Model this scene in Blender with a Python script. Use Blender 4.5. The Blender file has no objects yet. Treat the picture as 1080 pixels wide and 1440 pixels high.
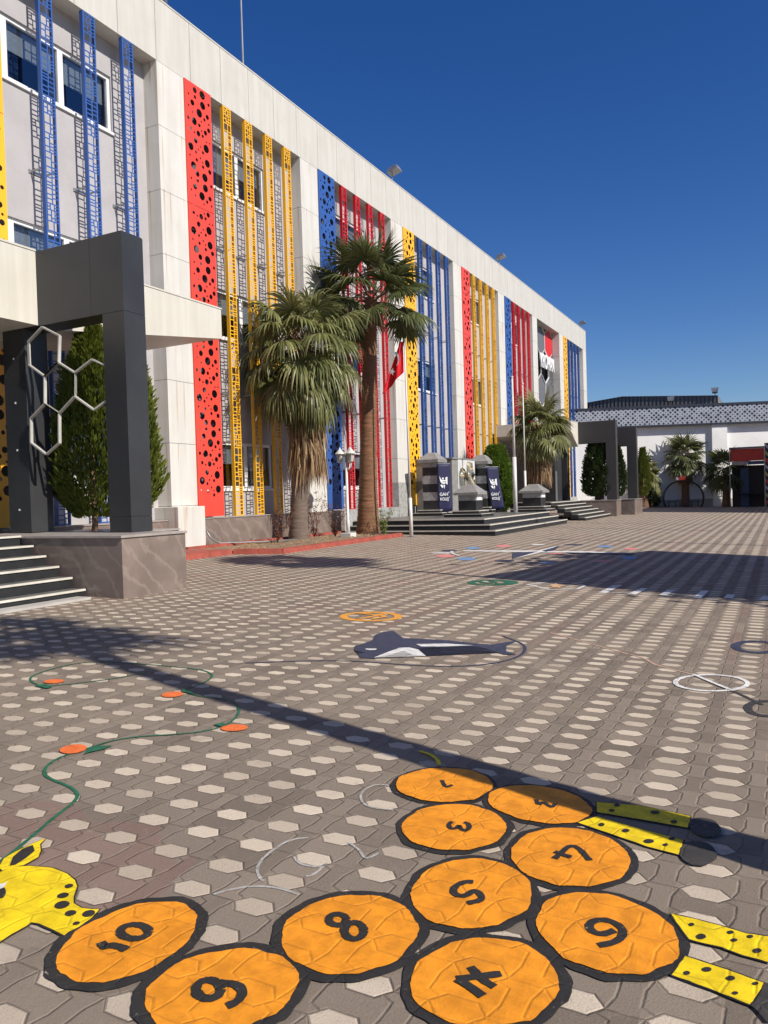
import bpy, bmesh, math, random
from mathutils import Vector, Matrix
random.seed(7)
R = math.radians
K = 0.0187            # cross fall of the yard, m per m
HC = 1.4
def gz(x): return -K * x
scene = bpy.context.scene
COL = scene.collection
# ------------------------------------------------------------------ nodes
class NT:
    def __init__(s, tree): s.t = tree
    def n(s, typ, **kw):
        nd = s.t.nodes.new(typ)
        for k, v in kw.items(): setattr(nd, k, v)
        return nd
    def put(s, sock, v):
        if v is None: return
        if isinstance(v, bpy.types.NodeSocket): s.t.links.new(v, sock)
        else: sock.default_value = v
    def m(s, op, a, b=None, c=None, clamp=False):
        nd = s.n('ShaderNodeMath', operation=op, use_clamp=clamp)
        s.put(nd.inputs[0], a); s.put(nd.inputs[1], b); s.put(nd.inputs[2], c)
        return nd.outputs[0]
    def mix(s, f, a, b, blend='MIX'):
        nd = s.n('ShaderNodeMix', data_type='RGBA', blend_type=blend)
        s.put(nd.inputs[0], f); s.put(nd.inputs[6], a); s.put(nd.inputs[7], b)
        return nd.outputs[2]
    def noise(s, vec, scale, detail=2.0, rough=0.5, out=0):
        nd = s.n('ShaderNodeTexNoise')
        s.put(nd.inputs['Vector'], vec); nd.inputs['Scale'].default_value = scale
        nd.inputs['Detail'].default_value = detail; nd.inputs['Roughness'].default_value = rough
        return nd.outputs[out]
    def ss(s, v, lo, hi):      # smoothstep
        nd = s.n('ShaderNodeMapRange', interpolation_type='SMOOTHSTEP')
        s.put(nd.inputs[0], v); nd.inputs[1].default_value = lo; nd.inputs[2].default_value = hi
        return nd.outputs[0]
    def pos(s): return s.n('ShaderNodeNewGeometry').outputs['Position']
    def sep(s, v):
        nd = s.n('ShaderNodeSeparateXYZ'); s.put(nd.inputs[0], v); return nd.outputs
    def comb(s, x, y, z):
        nd = s.n('ShaderNodeCombineXYZ'); s.put(nd.inputs[0], x); s.put(nd.inputs[1], y); s.put(nd.inputs[2], z); return nd.outputs[0]
    def scalev(s, v, k):
        nd = s.n('ShaderNodeVectorMath', operation='MULTIPLY'); s.put(nd.inputs[0], v); nd.inputs[1].default_value = k; return nd.outputs[0]
def c4(c): return (c[0], c[1], c[2], 1.0)
MATS = {}
def newmat(name):
    m = bpy.data.materials.new(name); m.use_nodes = True
    nt = NT(m.node_tree); b = m.node_tree.nodes['Principled BSDF']
    MATS[name] = m
    return m, nt, b
def mat(name, col, rough=0.6, var=0.12, scale=3.0, bump=0.15, bscale=60.0, metal=0.0, stretch=None, spec=None, col2=None):
    m, nt, b = newmat(name)
    p = nt.pos()
    v = nt.scalev(p, stretch) if stretch else p
    f = nt.noise(v, scale, 5.0, 0.6)
    f = nt.ss(f, 0.3, 0.7)
    lo = col2 if col2 else [c * (1 - var) for c in col]
    hi = col if col2 else [min(1, c * (1 + var)) for c in col]
    cc = nt.mix(f, c4(lo), c4(hi))
    fine = nt.noise(v, scale * 14, 3.0, 0.6)
    cc = nt.mix(nt.m('MULTIPLY', nt.ss(fine, 0.3, 0.75), var), cc, c4([c * 0.7 for c in col]))
    nt.put(b.inputs['Base Color'], cc)
    b.inputs['Roughness'].default_value = rough; b.inputs['Metallic'].default_value = metal
    if spec is not None: b.inputs['Specular IOR Level'].default_value = spec
    if bump:
        bp = nt.n('ShaderNodeBump'); bp.inputs['Strength'].default_value = bump; bp.inputs['Distance'].default_value = 0.01
        nt.put(bp.inputs['Height'], nt.noise(p, bscale, 4.0, 0.6)); nt.put(b.inputs['Normal'], bp.outputs[0])
    return m
# ---- paving: light hexagons in a field of dark interlocking blocks
SX, SY, PX0, PY0 = 0.2702, 0.1872, -0.2623, 3.5716
def seg_sdf(nt, x, y, a, b):
    ax, ay = a; bx, by = b; dx, dy = bx - ax, by - ay; L = dx * dx + dy * dy
    px = nt.m('SUBTRACT', x, ax); py = nt.m('SUBTRACT', y, ay)
    h = nt.m('DIVIDE', nt.m('MULTIPLY_ADD', px, dx, nt.m('MULTIPLY', py, dy)), L, clamp=True)
    ex = nt.m('MULTIPLY_ADD', h, -dx, px); ey = nt.m('MULTIPLY_ADD', h, -dy, py)
    return nt.m('SQRT', nt.m('MULTIPLY_ADD', ex, ex, nt.m('MULTIPLY', ey, ey)))
def paving_group():
    g = bpy.data.node_groups.new('paving', 'ShaderNodeTree')
    g.interface.new_socket('Color', in_out='OUTPUT', socket_type='NodeSocketColor')
    g.interface.new_socket('Height', in_out='OUTPUT', socket_type='NodeSocketFloat')
    g.interface.new_socket('Joint', in_out='OUTPUT', socket_type='NodeSocketFloat')
    nt = NT(g); out = nt.n('NodeGroupOutput')
    P = nt.pos(); wob = nt.noise(P, 25.0, 2.0, 0.5, out=1)
    wv = nt.n('ShaderNodeVectorMath', operation='MULTIPLY_ADD')
    nt.put(wv.inputs[0], wob); wv.inputs[1].default_value = (0.0035, 0.0035, 0); wv.inputs[2].default_value = (0, 0, 0)
    av = nt.n('ShaderNodeVectorMath', operation='ADD'); nt.put(av.inputs[0], P); nt.put(av.inputs[1], wv.outputs[0])
    x, y, _ = nt.sep(av.outputs[0])
    u = nt.m('DIVIDE', nt.m('SUBTRACT', x, PX0 + 0.002), SX); v = nt.m('DIVIDE', nt.m('SUBTRACT', y, PY0 + 0.002), SY)
    ur = nt.m('ADD', u, 0.5); vr = nt.m('ADD', v, 0.5)
    iu = nt.m('FLOOR', ur); iv = nt.m('FLOOR', vr)
    px = nt.m('MULTIPLY', nt.m('SUBTRACT', nt.m('SUBTRACT', ur, iu), 0.5), SX)
    py = nt.m('MULTIPLY', nt.m('SUBTRACT', nt.m('SUBTRACT', vr, iv), 0.5), SY)
    ivg = nt.m('FLOOR', v)
    qy = nt.m('MULTIPLY', nt.m('SUBTRACT', nt.m('SUBTRACT', v, ivg), 0.5), SY)
    ax = nt.m('ABSOLUTE', px); ay = nt.m('ABSOLUTE', py)
    slope = nt.m('MULTIPLY_ADD', nt.m('SUBTRACT', ax, 0.083), 0.773, nt.m('MULTIPLY', ay, 0.634))
    dh = nt.m('MAXIMUM', nt.m('SUBTRACT', ay, 0.047), slope)
    hexm = nt.m('SUBTRACT', 1.0, nt.ss(dh, -0.002, 0.001))
    d1 = nt.m('ABSOLUTE', dh)
    # straight joint between neighbouring tips
    d2 = nt.m('ADD', ay, nt.m('MULTIPLY', nt.m('MAXIMUM', nt.m('SUBTRACT', 0.083, ax), 0.0), 9.0))
    sg = nt.m('SIGN', px); qs = nt.m('MULTIPLY', qy, sg)
    pts = [(0.062, 0.066), (0.100, 0.049), (0.100, -0.031), (0.083, -0.0936)]
    d3 = None
    for a, b in zip(pts[:-1], pts[1:]):
        d = seg_sdf(nt, ax, qs, a, b); d3 = d if d3 is None else nt.m('MINIMUM', d3, d)
    dj = nt.m('MINIMUM', nt.m('MINIMUM', d1, d2), d3)
    inner = nt.ss(dj, 0.0005, 0.0050)
    # identities
    wn = nt.n('ShaderNodeTexWhiteNoise', noise_dimensions='3D')
    band = nt.m('GREATER_THAN', ax, 0.0985)
    nt.put(wn.inputs['Vector'], nt.comb(nt.m('MULTIPLY_ADD', band, 0.37, nt.m('ADD', iu, nt.m('MULTIPLY', nt.m('MULTIPLY', band, sg), 0.5))), nt.m('ADD', nt.m('MULTIPLY', hexm, iv), nt.m('MULTIPLY', nt.m('SUBTRACT', 1.0, hexm), nt.m('ADD', ivg, 0.25))), nt.m('ROUND', hexm)))
    rnd = wn.outputs[0]
    big = nt.ss(nt.noise(P, 0.55, 4.0, 0.6), 0.35, 0.68)
    mid = nt.ss(nt.noise(P, 3.2, 4.0, 0.6), 0.35, 0.7)
    fine = nt.noise(P, 130.0, 5.0, 0.75)
    dark = nt.mix(rnd, c4((0.168, 0.134, 0.103)), c4((0.265, 0.211, 0.163)))
    dark = nt.mix(nt.m('MULTIPLY', big, 0.5), dark, c4((0.27, 0.215, 0.16)))
    # reddish blocks: some rows and a few patches
    wr = nt.n('ShaderNodeTexWhiteNoise', noise_dimensions='1D'); nt.put(wr.inputs['W'], nt.m('ADD', iu, nt.m('MULTIPLY', band, nt.m('MULTIPLY', sg, 0.5))))
    far = nt.ss(y, 4.8, 8.0)
    redrow = nt.m('MULTIPLY', nt.m('MULTIPLY', nt.m('GREATER_THAN', wr.outputs[0], 0.66), far), nt.ss(nt.noise(P, 0.5, 2.0, 0.5), 0.42, 0.56))
    def spot(cx, cy, r):
        ddx = nt.m('SUBTRACT', x, cx); ddy = nt.m('SUBTRACT', y, cy)
        d = nt.m('SQRT', nt.m('MULTIPLY_ADD', ddx, ddx, nt.m('MULTIPLY', ddy, ddy)))
        d = nt.m('ADD', d, nt.m('MULTIPLY', nt.m('SUBTRACT', rnd, 0.5), 0.35 * r))
        return nt.m('SUBTRACT', 1.0, nt.ss(d, r * 0.9, r * 1.0))
    red = nt.m('MAXIMUM', redrow, nt.m('MAXIMUM', spot(-2.35, 1.95, 0.42), spot(-2.95, 2.05, 0.35)))
    dark = nt.mix(nt.m('MULTIPLY', red, 0.42), dark, c4((0.235, 0.125, 0.10)))
    light = nt.mix(rnd, c4((0.45, 0.37, 0.28)), c4((0.65, 0.545, 0.42)))
    light = nt.mix(nt.m('MULTIPLY', nt.m('MULTIPLY', mid, big), 0.45), light, c4((0.33, 0.265, 0.2)))
    col = nt.mix(hexm, dark, light)
    wear_ = nt.ss(nt.noise(P, 11.0, 5.0, 0.75), 0.56, 0.70); col = nt.mix(nt.m('MULTIPLY', wear_, 0.35), col, c4((0.30, 0.245, 0.185)))
    spk = nt.ss(fine, 0.60, 0.74); col = nt.mix(nt.m('MULTIPLY', spk, 0.5), col, c4((0.50, 0.45, 0.38)))
    spk2 = nt.ss(nt.noise(P, 240.0, 2.0, 0.6), 0.60, 0.75); col = nt.mix(nt.m('MULTIPLY', spk2, 0.6), col, c4((0.06, 0.05, 0.042)))
    stain = nt.ss(nt.noise(P, 2.1, 6.0, 0.75), 0.56, 0.76); col = nt.mix(nt.m('MULTIPLY', stain, 0.45), col, c4((0.075, 0.06, 0.048)))
    jd = nt.m('MULTIPLY', nt.m('SUBTRACT', 1.0, inner), 0.38)
    col = nt.mix(jd, col, c4((0.045, 0.037, 0.03)))
    sand = nt.m('MULTIPLY', nt.m('MULTIPLY', nt.m('SUBTRACT', 1.0, inner), nt.ss(nt.noise(P, 9.0, 3.0, 0.6), 0.5, 0.62)), 0.7)
    col = nt.mix(sand, col, c4((0.30, 0.25, 0.19)))
    hgt = nt.m('ADD', nt.m('MULTIPLY', nt.ss(dj, 0.0, 0.0075), 1.0), nt.m('ADD', nt.m('MULTIPLY', fine, 1.1), nt.m('MULTIPLY', rnd, 0.45)))
    nt.put(out.inputs['Color'], col); nt.put(out.inputs['Height'], hgt); nt.put(out.inputs['Joint'], nt.m('SUBTRACT', 1.0, inner))
    return g
PG = paving_group()
def paving_mat():
    m, nt, b = newmat('paving_blocks')
    g = nt.n('ShaderNodeGroup'); g.node_tree = PG
    nt.put(b.inputs['Base Color'], g.outputs['Color']); b.inputs['Roughness'].default_value = 0.82
    b.inputs['Specular IOR Level'].default_value = 0.3
    bp = nt.n('ShaderNodeBump'); bp.inputs['Strength'].default_value = 1.0; bp.inputs['Distance'].default_value = 0.0036
    nt.put(bp.inputs['Height'], g.outputs['Height']); nt.put(b.inputs['Normal'], bp.outputs[0])
    return m
def paint_mat(name, col, cover=0.9, rough=0.6):
    m, nt, b = newmat(name)
    g = nt.n('ShaderNodeGroup'); g.node_tree = PG; P = nt.pos()
    a = nt.ss(nt.noise(P, 14.0, 4.0, 0.6), 0.3, 0.7)
    cc = nt.mix(a, c4([c * 0.78 for c in col]), c4([min(1, c * 1.12) for c in col]))
    f2 = nt.ss(nt.noise(P, 95.0, 3.0, 0.7), 0.62, 0.78); cc = nt.mix(nt.m('MULTIPLY', f2, 0.35), cc, c4([min(1, c * 1.5 + 0.03) for c in col]))
    wear = nt.ss(nt.noise(P, 60.0, 5.0, 0.75), 0.45 + cover * 0.3, 0.55 + cover * 0.3)
    cc = nt.mix(wear, cc, g.outputs['Color'])
    cc = nt.mix(nt.m('MULTIPLY', g.outputs['Joint'], 0.15), cc, c4([c * 0.6 for c in col]))
    pat = nt.ss(nt.noise(P, 5.0, 5.0, 0.7), 0.55, 0.8); cc = nt.mix(nt.m('MULTIPLY', pat, 0.3), cc, c4([c * 0.62 for c in col]))
    nt.put(b.inputs['Base Color'], cc); b.inputs['Roughness'].default_value = rough
    b.inputs['Specular IOR Level'].default_value = 0.35
    bp = nt.n('ShaderNodeBump'); bp.inputs['Strength'].default_value = 0.7; bp.inputs['Distance'].default_value = 0.0030
    nt.put(bp.inputs['Height'], g.outputs['Height']); nt.put(b.inputs['Normal'], bp.outputs[0])
    return m
def clad_mat(name, col, rust=0.0):
    m, nt, b = newmat(name)
    P = nt.pos(); x, y, z = nt.sep(P)
    st = nt.noise(nt.comb(nt.m('MULTIPLY', x, 5.0), nt.m('MULTIPLY', y, 5.0), nt.m('MULTIPLY', z, 0.35)), 1.0, 5.0, 0.6)
    cc = nt.mix(nt.ss(st, 0.35, 0.7), c4([c * 0.93 for c in col]), c4([min(1, c * 1.04) for c in col]))
    blot = nt.ss(nt.noise(P, 1.1, 5.0, 0.65), 0.4, 0.75)
    cc = nt.mix(nt.m('MULTIPLY', blot, 0.3), cc, c4([c * f for c, f in zip(col, (0.78, 0.74, 0.66))]))
    if rust:
        rs = nt.noise(nt.comb(nt.m('MULTIPLY', x, 9.0), nt.m('MULTIPLY', y, 9.0), nt.m('MULTIPLY', z, 0.25)), 1.0, 2.0, 0.5)
        fr = nt.m('FRACT', nt.m('DIVIDE', nt.m('SUBTRACT', z, 1.33), 1.49))
        cc = nt.mix(nt.m('MULTIPLY', nt.m('MULTIPLY', nt.ss(rs, 0.57, 0.69), nt.m('POWER', fr, 0.8)), rust), cc, c4((0.42, 0.27, 0.12)))
    nt.put(b.inputs['Base Color'], cc); b.inputs['Roughness'].default_value = 0.55
    bp = nt.n('ShaderNodeBump'); bp.inputs['Strength'].default_value = 0.2; bp.inputs['Distance'].default_value = 0.02
    nt.put(bp.inputs['Height'], nt.noise(P, 2.0, 3.0, 0.5)); nt.put(b.inputs['Normal'], bp.outputs[0])
    return m
def marble_mat(name, c0, c1, rough=0.3):
    m, nt, b = newmat(name)
    P = nt.pos(); wn = nt.noise(P, 0.9, 5.0, 0.6, out=1)
    wv = nt.n('ShaderNodeVectorMath', operation='MULTIPLY_ADD'); nt.put(wv.inputs[0], wn); wv.inputs[1].default_value = (1.0, 1.0, 1.0); nt.put(wv.inputs[2], P)
    w = nt.n('ShaderNodeTexWave'); w.wave_type = 'BANDS'; w.bands_direction = 'DIAGONAL'
    nt.put(w.inputs['Vector'], wv.outputs[0]); w.inputs['Scale'].default_value = 1.3; w.inputs['Distortion'].default_value = 3.0; w.inputs['Detail'].default_value = 4.0
    vein = nt.ss(w.outputs['Fac'], 0.80, 1.0)
    cc = nt.mix(nt.ss(nt.noise(P, 1.4, 5.0, 0.6), 0.3, 0.7), c4([c * 0.8 for c in c0]), c4([c * 1.15 for c in c0]))
    cc = nt.mix(nt.m('MULTIPLY', vein, 0.22 if name == 'marble' else 0.9), cc, c4(c1))
    nt.put(b.inputs['Base Color'], cc); b.inputs['Roughness'].default_value = rough
    return m
def leaf_mat(name, ca, cb, trans=0.25, rough=0.5):
    m, nt, b = newmat(name)
    gi = nt.n('ShaderNodeNewGeometry')
    r = gi.outputs['Random Per Island']
    big = nt.ss(nt.noise(gi.outputs['Position'], 2.2, 3.0, 0.6), 0.35, 0.65)
    cc = nt.mix(r, c4(ca), c4(cb)); cc = nt.mix(nt.m('MULTIPLY', big, 0.45), cc, c4([c * 0.6 for c in ca]))
    nt.put(b.inputs['Base Color'], cc); b.inputs['Roughness'].default_value = rough
    b.inputs['Specular IOR Level'].default_value = 0.35
    tr = nt.n('ShaderNodeBsdfTranslucent'); nt.put(tr.inputs[0], nt.mix(0.5, cc, c4([min(1, c * 1.8) for c in cb])))
    mx = nt.n('ShaderNodeMixShader'); mx.inputs[0].default_value = trans
    o = [n for n in m.node_tree.nodes if n.type == 'OUTPUT_MATERIAL'][0]
    nt.put(mx.inputs[1], b.outputs[0]); nt.put(mx.inputs[2], tr.outputs[0]); nt.put(o.inputs[0], mx.outputs[0])
    return m
paving_mat()
for nm, c in dict(orange=(0.80, 0.285, 0.014), black=(0.028, 0.026, 0.024), yellow=(0.84, 0.60, 0.008), green=(0.02, 0.13, 0.07), carrot=(0.80, 0.17, 0.04),
                  navy=(0.045, 0.05, 0.085), white=(0.72, 0.70, 0.66), pink=(0.70, 0.24, 0.22), blue=(0.16, 0.28, 0.46), ring=(0.75, 0.33, 0.05), soot=(0.05, 0.045, 0.04)).items():
    paint_mat('paint_' + nm, c, 0.55 if nm in ('black', 'soot', 'navy') else 0.66)
paint_mat('paint_chalk', (0.42, 0.40, 0.37), 0.25); paint_mat('paint_peach', (0.52, 0.33, 0.24), 0.4); paint_mat('paint_tan', (0.6, 0.38, 0.2), 0.6)
paint_mat('paint_worn_white', (0.62, 0.60, 0.56), 0.7)
clad_mat('cladding_fascia', (0.55, 0.53, 0.475)); clad_mat('cladding_pillar', (0.62, 0.60, 0.55), 0.75); clad_mat('cladding_canopy', (0.60, 0.57, 0.49), 0.0)
mat('render_wall', (0.40, 0.38, 0.38), 0.8, 0.07, 1.2, 0.2, 90)
mat('red_metal', (0.74, 0.065, 0.04), 0.42, 0.05, 1.0, 0.05); mat('yellow_metal', (0.86, 0.44, 0.02), 0.42, 0.05, 1.0, 0.05)
mat('blue_metal', (0.035, 0.10, 0.33), 0.42, 0.05, 1.0, 0.05); mat('crimson_metal', (0.60, 0.015, 0.02), 0.42, 0.05, 1.0, 0.05)
mat('amber_metal', (0.88, 0.42, 0.02), 0.42, 0.05, 1.0, 0.05)
mat('anthracite', (0.034, 0.0345, 0.036), 0.42, 0.18, 0.8, 0.05); mat('anthracite_far', (0.045, 0.043, 0.042), 0.5, 0.08, 0.8, 0.05)
mat('granite', (0.018, 0.019, 0.02), 0.5, 0.25, 6.0, 0.1, 120); mat('granite_grey', (0.25, 0.24, 0.225), 0.5, 0.15, 5.0, 0.2, 120)
mat('granite_band', (0.34, 0.335, 0.32), 0.5, 0.25, 8.0, 0.1, 120); mat('nosing', (0.60, 0.56, 0.48), 0.5, 0.12, 5.0, 0.1, 80)
mat('tread_stone', (0.15, 0.145, 0.13), 0.4, 0.2, 3.0, 0.1, 90)
marble_mat('marble', (0.20, 0.155, 0.13), (0.42, 0.35, 0.29)); marble_mat('relief_stone', (0.16, 0.16, 0.145), (0.55, 0.42, 0.20), 0.3)
mat('marble_cap', (0.34, 0.30, 0.27), 0.4, 0.12, 4.0, 0.1); mat('white_marble', (0.72, 0.71, 0.68), 0.3, 0.1, 2.5, 0.05, col2=(0.5, 0.49, 0.47))
mat('white_frame', (0.74, 0.74, 0.73), 0.35, 0.05); mat('white_paint', (0.64, 0.62, 0.58), 0.4, 0.08); mat('steel', (0.35, 0.35, 0.35), 0.4, 0.1, metal=0.6)
mat('concrete', (0.42, 0.39, 0.35), 0.8, 0.12, 2.0, 0.3); mat('soil', (0.22, 0.155, 0.10), 0.95, 0.25, 6.0, 0.9, 40)
mat('kerb_red', (0.33, 0.07, 0.045), 0.7, 0.2, 3.5, 0.3, 50); mat('bark', (0.20, 0.115, 0.065), 0.9, 0.35, 5.0, 1.0, 35, stretch=(1, 1, 4), col2=(0.095, 0.06, 0.038))
mat('bark_red', (0.27, 0.125, 0.06), 0.9, 0.3, 5.0, 1.0, 35, stretch=(1, 1, 6), col2=(0.12, 0.06, 0.032)); mat('bark_grey', (0.19, 0.14, 0.105), 0.9, 0.3, 5.0, 1.0, 35, stretch=(1, 1, 5), col2=(0.12, 0.09, 0.07))
mat('frame_cream', (0.46, 0.44, 0.39), 0.45, 0.15); mat('wall_white', (0.86, 0.85, 0.83), 0.85, 0.06, 0.7, 0.2, 30); mat('flag_red', (0.80, 0.01, 0.018), 0.7, 0.06); mat('banner_navy', (0.012, 0.013, 0.06), 0.65, 0.1)
mat('flag_white', (0.8, 0.8, 0.8), 0.7, 0.03); mat('hall_metal', (0.17, 0.16, 0.155), 0.5, 0.12, 1.0, 0.05); mat('trim_navy', (0.02, 0.025, 0.04), 0.5, 0.1)
mat('kiosk_red', (0.5, 0.04, 0.02), 0.5, 0.1); mat('kiosk_blue', (0.03, 0.06, 0.13), 0.5, 0.1); mat('kiosk_yellow', (0.55, 0.45, 0.12), 0.5, 0.1); mat('rubber', (0.02, 0.02, 0.022), 0.5, 0.1)
mat('sign_grey', (0.13, 0.13, 0.14), 0.5, 0.08); mat('lantern_glass', (0.45, 0.42, 0.36), 0.15, 0.05); mat('blind', (0.60, 0.62, 0.64), 0.8, 0.05, 0.5, 0)
mat('interior_dark', (0.03, 0.032, 0.035), 0.9, 0.1); mat('twig', (0.11, 0.055, 0.04), 0.9, 0.2, 20); mat('roof_gravel', (0.3, 0.29, 0.27), 0.9, 0.1); mat('terrain_soil', (0.25, 0.21, 0.16), 0.95, 0.2, 0.5, 0.3)
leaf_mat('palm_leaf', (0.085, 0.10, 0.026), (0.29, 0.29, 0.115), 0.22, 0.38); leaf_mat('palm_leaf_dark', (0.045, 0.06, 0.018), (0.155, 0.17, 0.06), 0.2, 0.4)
leaf_mat('dead_leaf', (0.30, 0.19, 0.095), (0.46, 0.33, 0.19), 0.2, 0.7); leaf_mat('juniper_leaf', (0.07, 0.10, 0.012), (0.20, 0.23, 0.03), 0.18, 0.6)
leaf_mat('juniper_far', (0.028, 0.052, 0.014), (0.065, 0.10, 0.028), 0.15, 0.6); leaf_mat('bush_leaf', (0.09, 0.17, 0.02), (0.22, 0.32, 0.05), 0.25, 0.55)
leaf_mat('tree_leaf', (0.04, 0.07, 0.02), (0.09, 0.13, 0.04), 0.2); leaf_mat('dry_leaf', (0.16, 0.05, 0.04), (0.24, 0.12, 0.05), 0.2)
def glass_mat():
    m, nt, b = newmat('window_glass')
    b.inputs['Base Color'].default_value = (0.02, 0.024, 0.03, 1); b.inputs['Roughness'].default_value = 0.05
    tr = nt.n('ShaderNodeBsdfTransparent'); tr.inputs[0].default_value = (0.75, 0.78, 0.8, 1)
    mx = nt.n('ShaderNodeMixShader'); mx.inputs[0].default_value = 0.72
    gl = nt.n('ShaderNodeBsdfGlossy'); gl.inputs['Roughness'].default_value = 0.03; gl.inputs[0].default_value = (0.6, 0.65, 0.7, 1)
    o = [n for n in m.node_tree.nodes if n.type == 'OUTPUT_MATERIAL'][0]
    nt.put(mx.inputs[1], gl.outputs[0]); nt.put(mx.inputs[2], tr.outputs[0]); nt.put(o.inputs[0], mx.outputs[0]); mx.inputs[0].default_value = 0.82
glass_mat()
def band_mat():       # perforated metal frieze
    m, nt, b = newmat('perforated_frieze')
    P = nt.pos(); x, y, z = nt.sep(P)
    u = nt.m('MULTIPLY', nt.m('ADD', x, z), 3.4); v = nt.m('MULTIPLY', nt.m('SUBTRACT', x, z), 3.4)
    fu = nt.m('ABSOLUTE', nt.m('SUBTRACT', nt.m('FRACT', u), 0.5)); fv = nt.m('ABSOLUTE', nt.m('SUBTRACT', nt.m('FRACT', v), 0.5))
    wn = nt.n('ShaderNodeTexWhiteNoise', noise_dimensions='3D'); nt.put(wn.inputs['Vector'], nt.comb(nt.m('FLOOR', u), nt.m('FLOOR', v), 0.0))
    hole = nt.m('LESS_THAN', nt.m('MAXIMUM', fu, fv), nt.m('MULTIPLY_ADD', wn.outputs[0], 0.22, 0.16))
    cc = nt.mix(hole, c4((0.34, 0.37, 0.43)), c4((0.02, 0.022, 0.03)))
    nt.put(b.inputs['Base Color'], cc); b.inputs['Roughness'].default_value = 0.5
band_mat()
def stripe_mat():
    m, nt, b = newmat('stripe_board')
    P = nt.pos(); x, y, z = nt.sep(P)
    t = nt.m('FRACT', nt.m('MULTIPLY', nt.m('MULTIPLY_ADD', x, 1.0, z), 0.75))
    r = nt.n('ShaderNodeValToRGB'); nt.put(r.inputs[0], t); r.color_ramp.interpolation = 'CONSTANT'
    e = r.color_ramp.elements; e[0].position = 0; e[0].color = (0.02, 0.022, 0.03, 1); e[1].position = 0.2; e[1].color = (0.45, 0.47, 0.5, 1)
    for p_, c_ in ((0.35, (0.02, 0.022, 0.03, 1)), (0.5, (0.6, 0.06, 0.03, 1)), (0.68, (0.02, 0.022, 0.03, 1)), (0.84, (0.5, 0.42, 0.12, 1))):
        q = e.new(p_); q.color = c_
    nt.put(b.inputs['Base Color'], r.outputs[0]); b.inputs['Roughness'].default_value = 0.5
stripe_mat()
# ------------------------------------------------------------------ objects
def tag(o, label=None, cat=None, group=None, kind=None):
    if label: o['label'] = label
    if cat: o['category'] = cat
    if group: o['group'] = group
    if kind: o['kind'] = kind
    return o
def thing(name, loc, label, cat, group=None, rz=0.0):
    o = bpy.data.objects.new(name, None); o.location = loc; o.rotation_euler = (0, 0, rz); COL.objects.link(o)
    o.empty_display_size = 0.2
    return tag(o, label, cat, group)
def link(name, me, mats, parent=None, world=True, loc=None):
    o = bpy.data.objects.new(name, me); COL.objects.link(o)
    for m_ in ([mats] if isinstance(mats, str) else mats):
        if me and m_ and len(me.materials) < 8 and MATS[m_].name not in [q.name for q in me.materials if q]: me.materials.append(MATS[m_])
    if parent is not None:
        o.parent = parent
        if world:
            root = parent; off = Vector((0, 0, 0))
            while root is not None: off += root.location; root = root.parent
            o.location = -off
            if loc is not None: o.location = Vector(loc) - off
        elif loc is not None: o.location = loc
    elif loc is not None: o.location = loc
    return o
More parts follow.
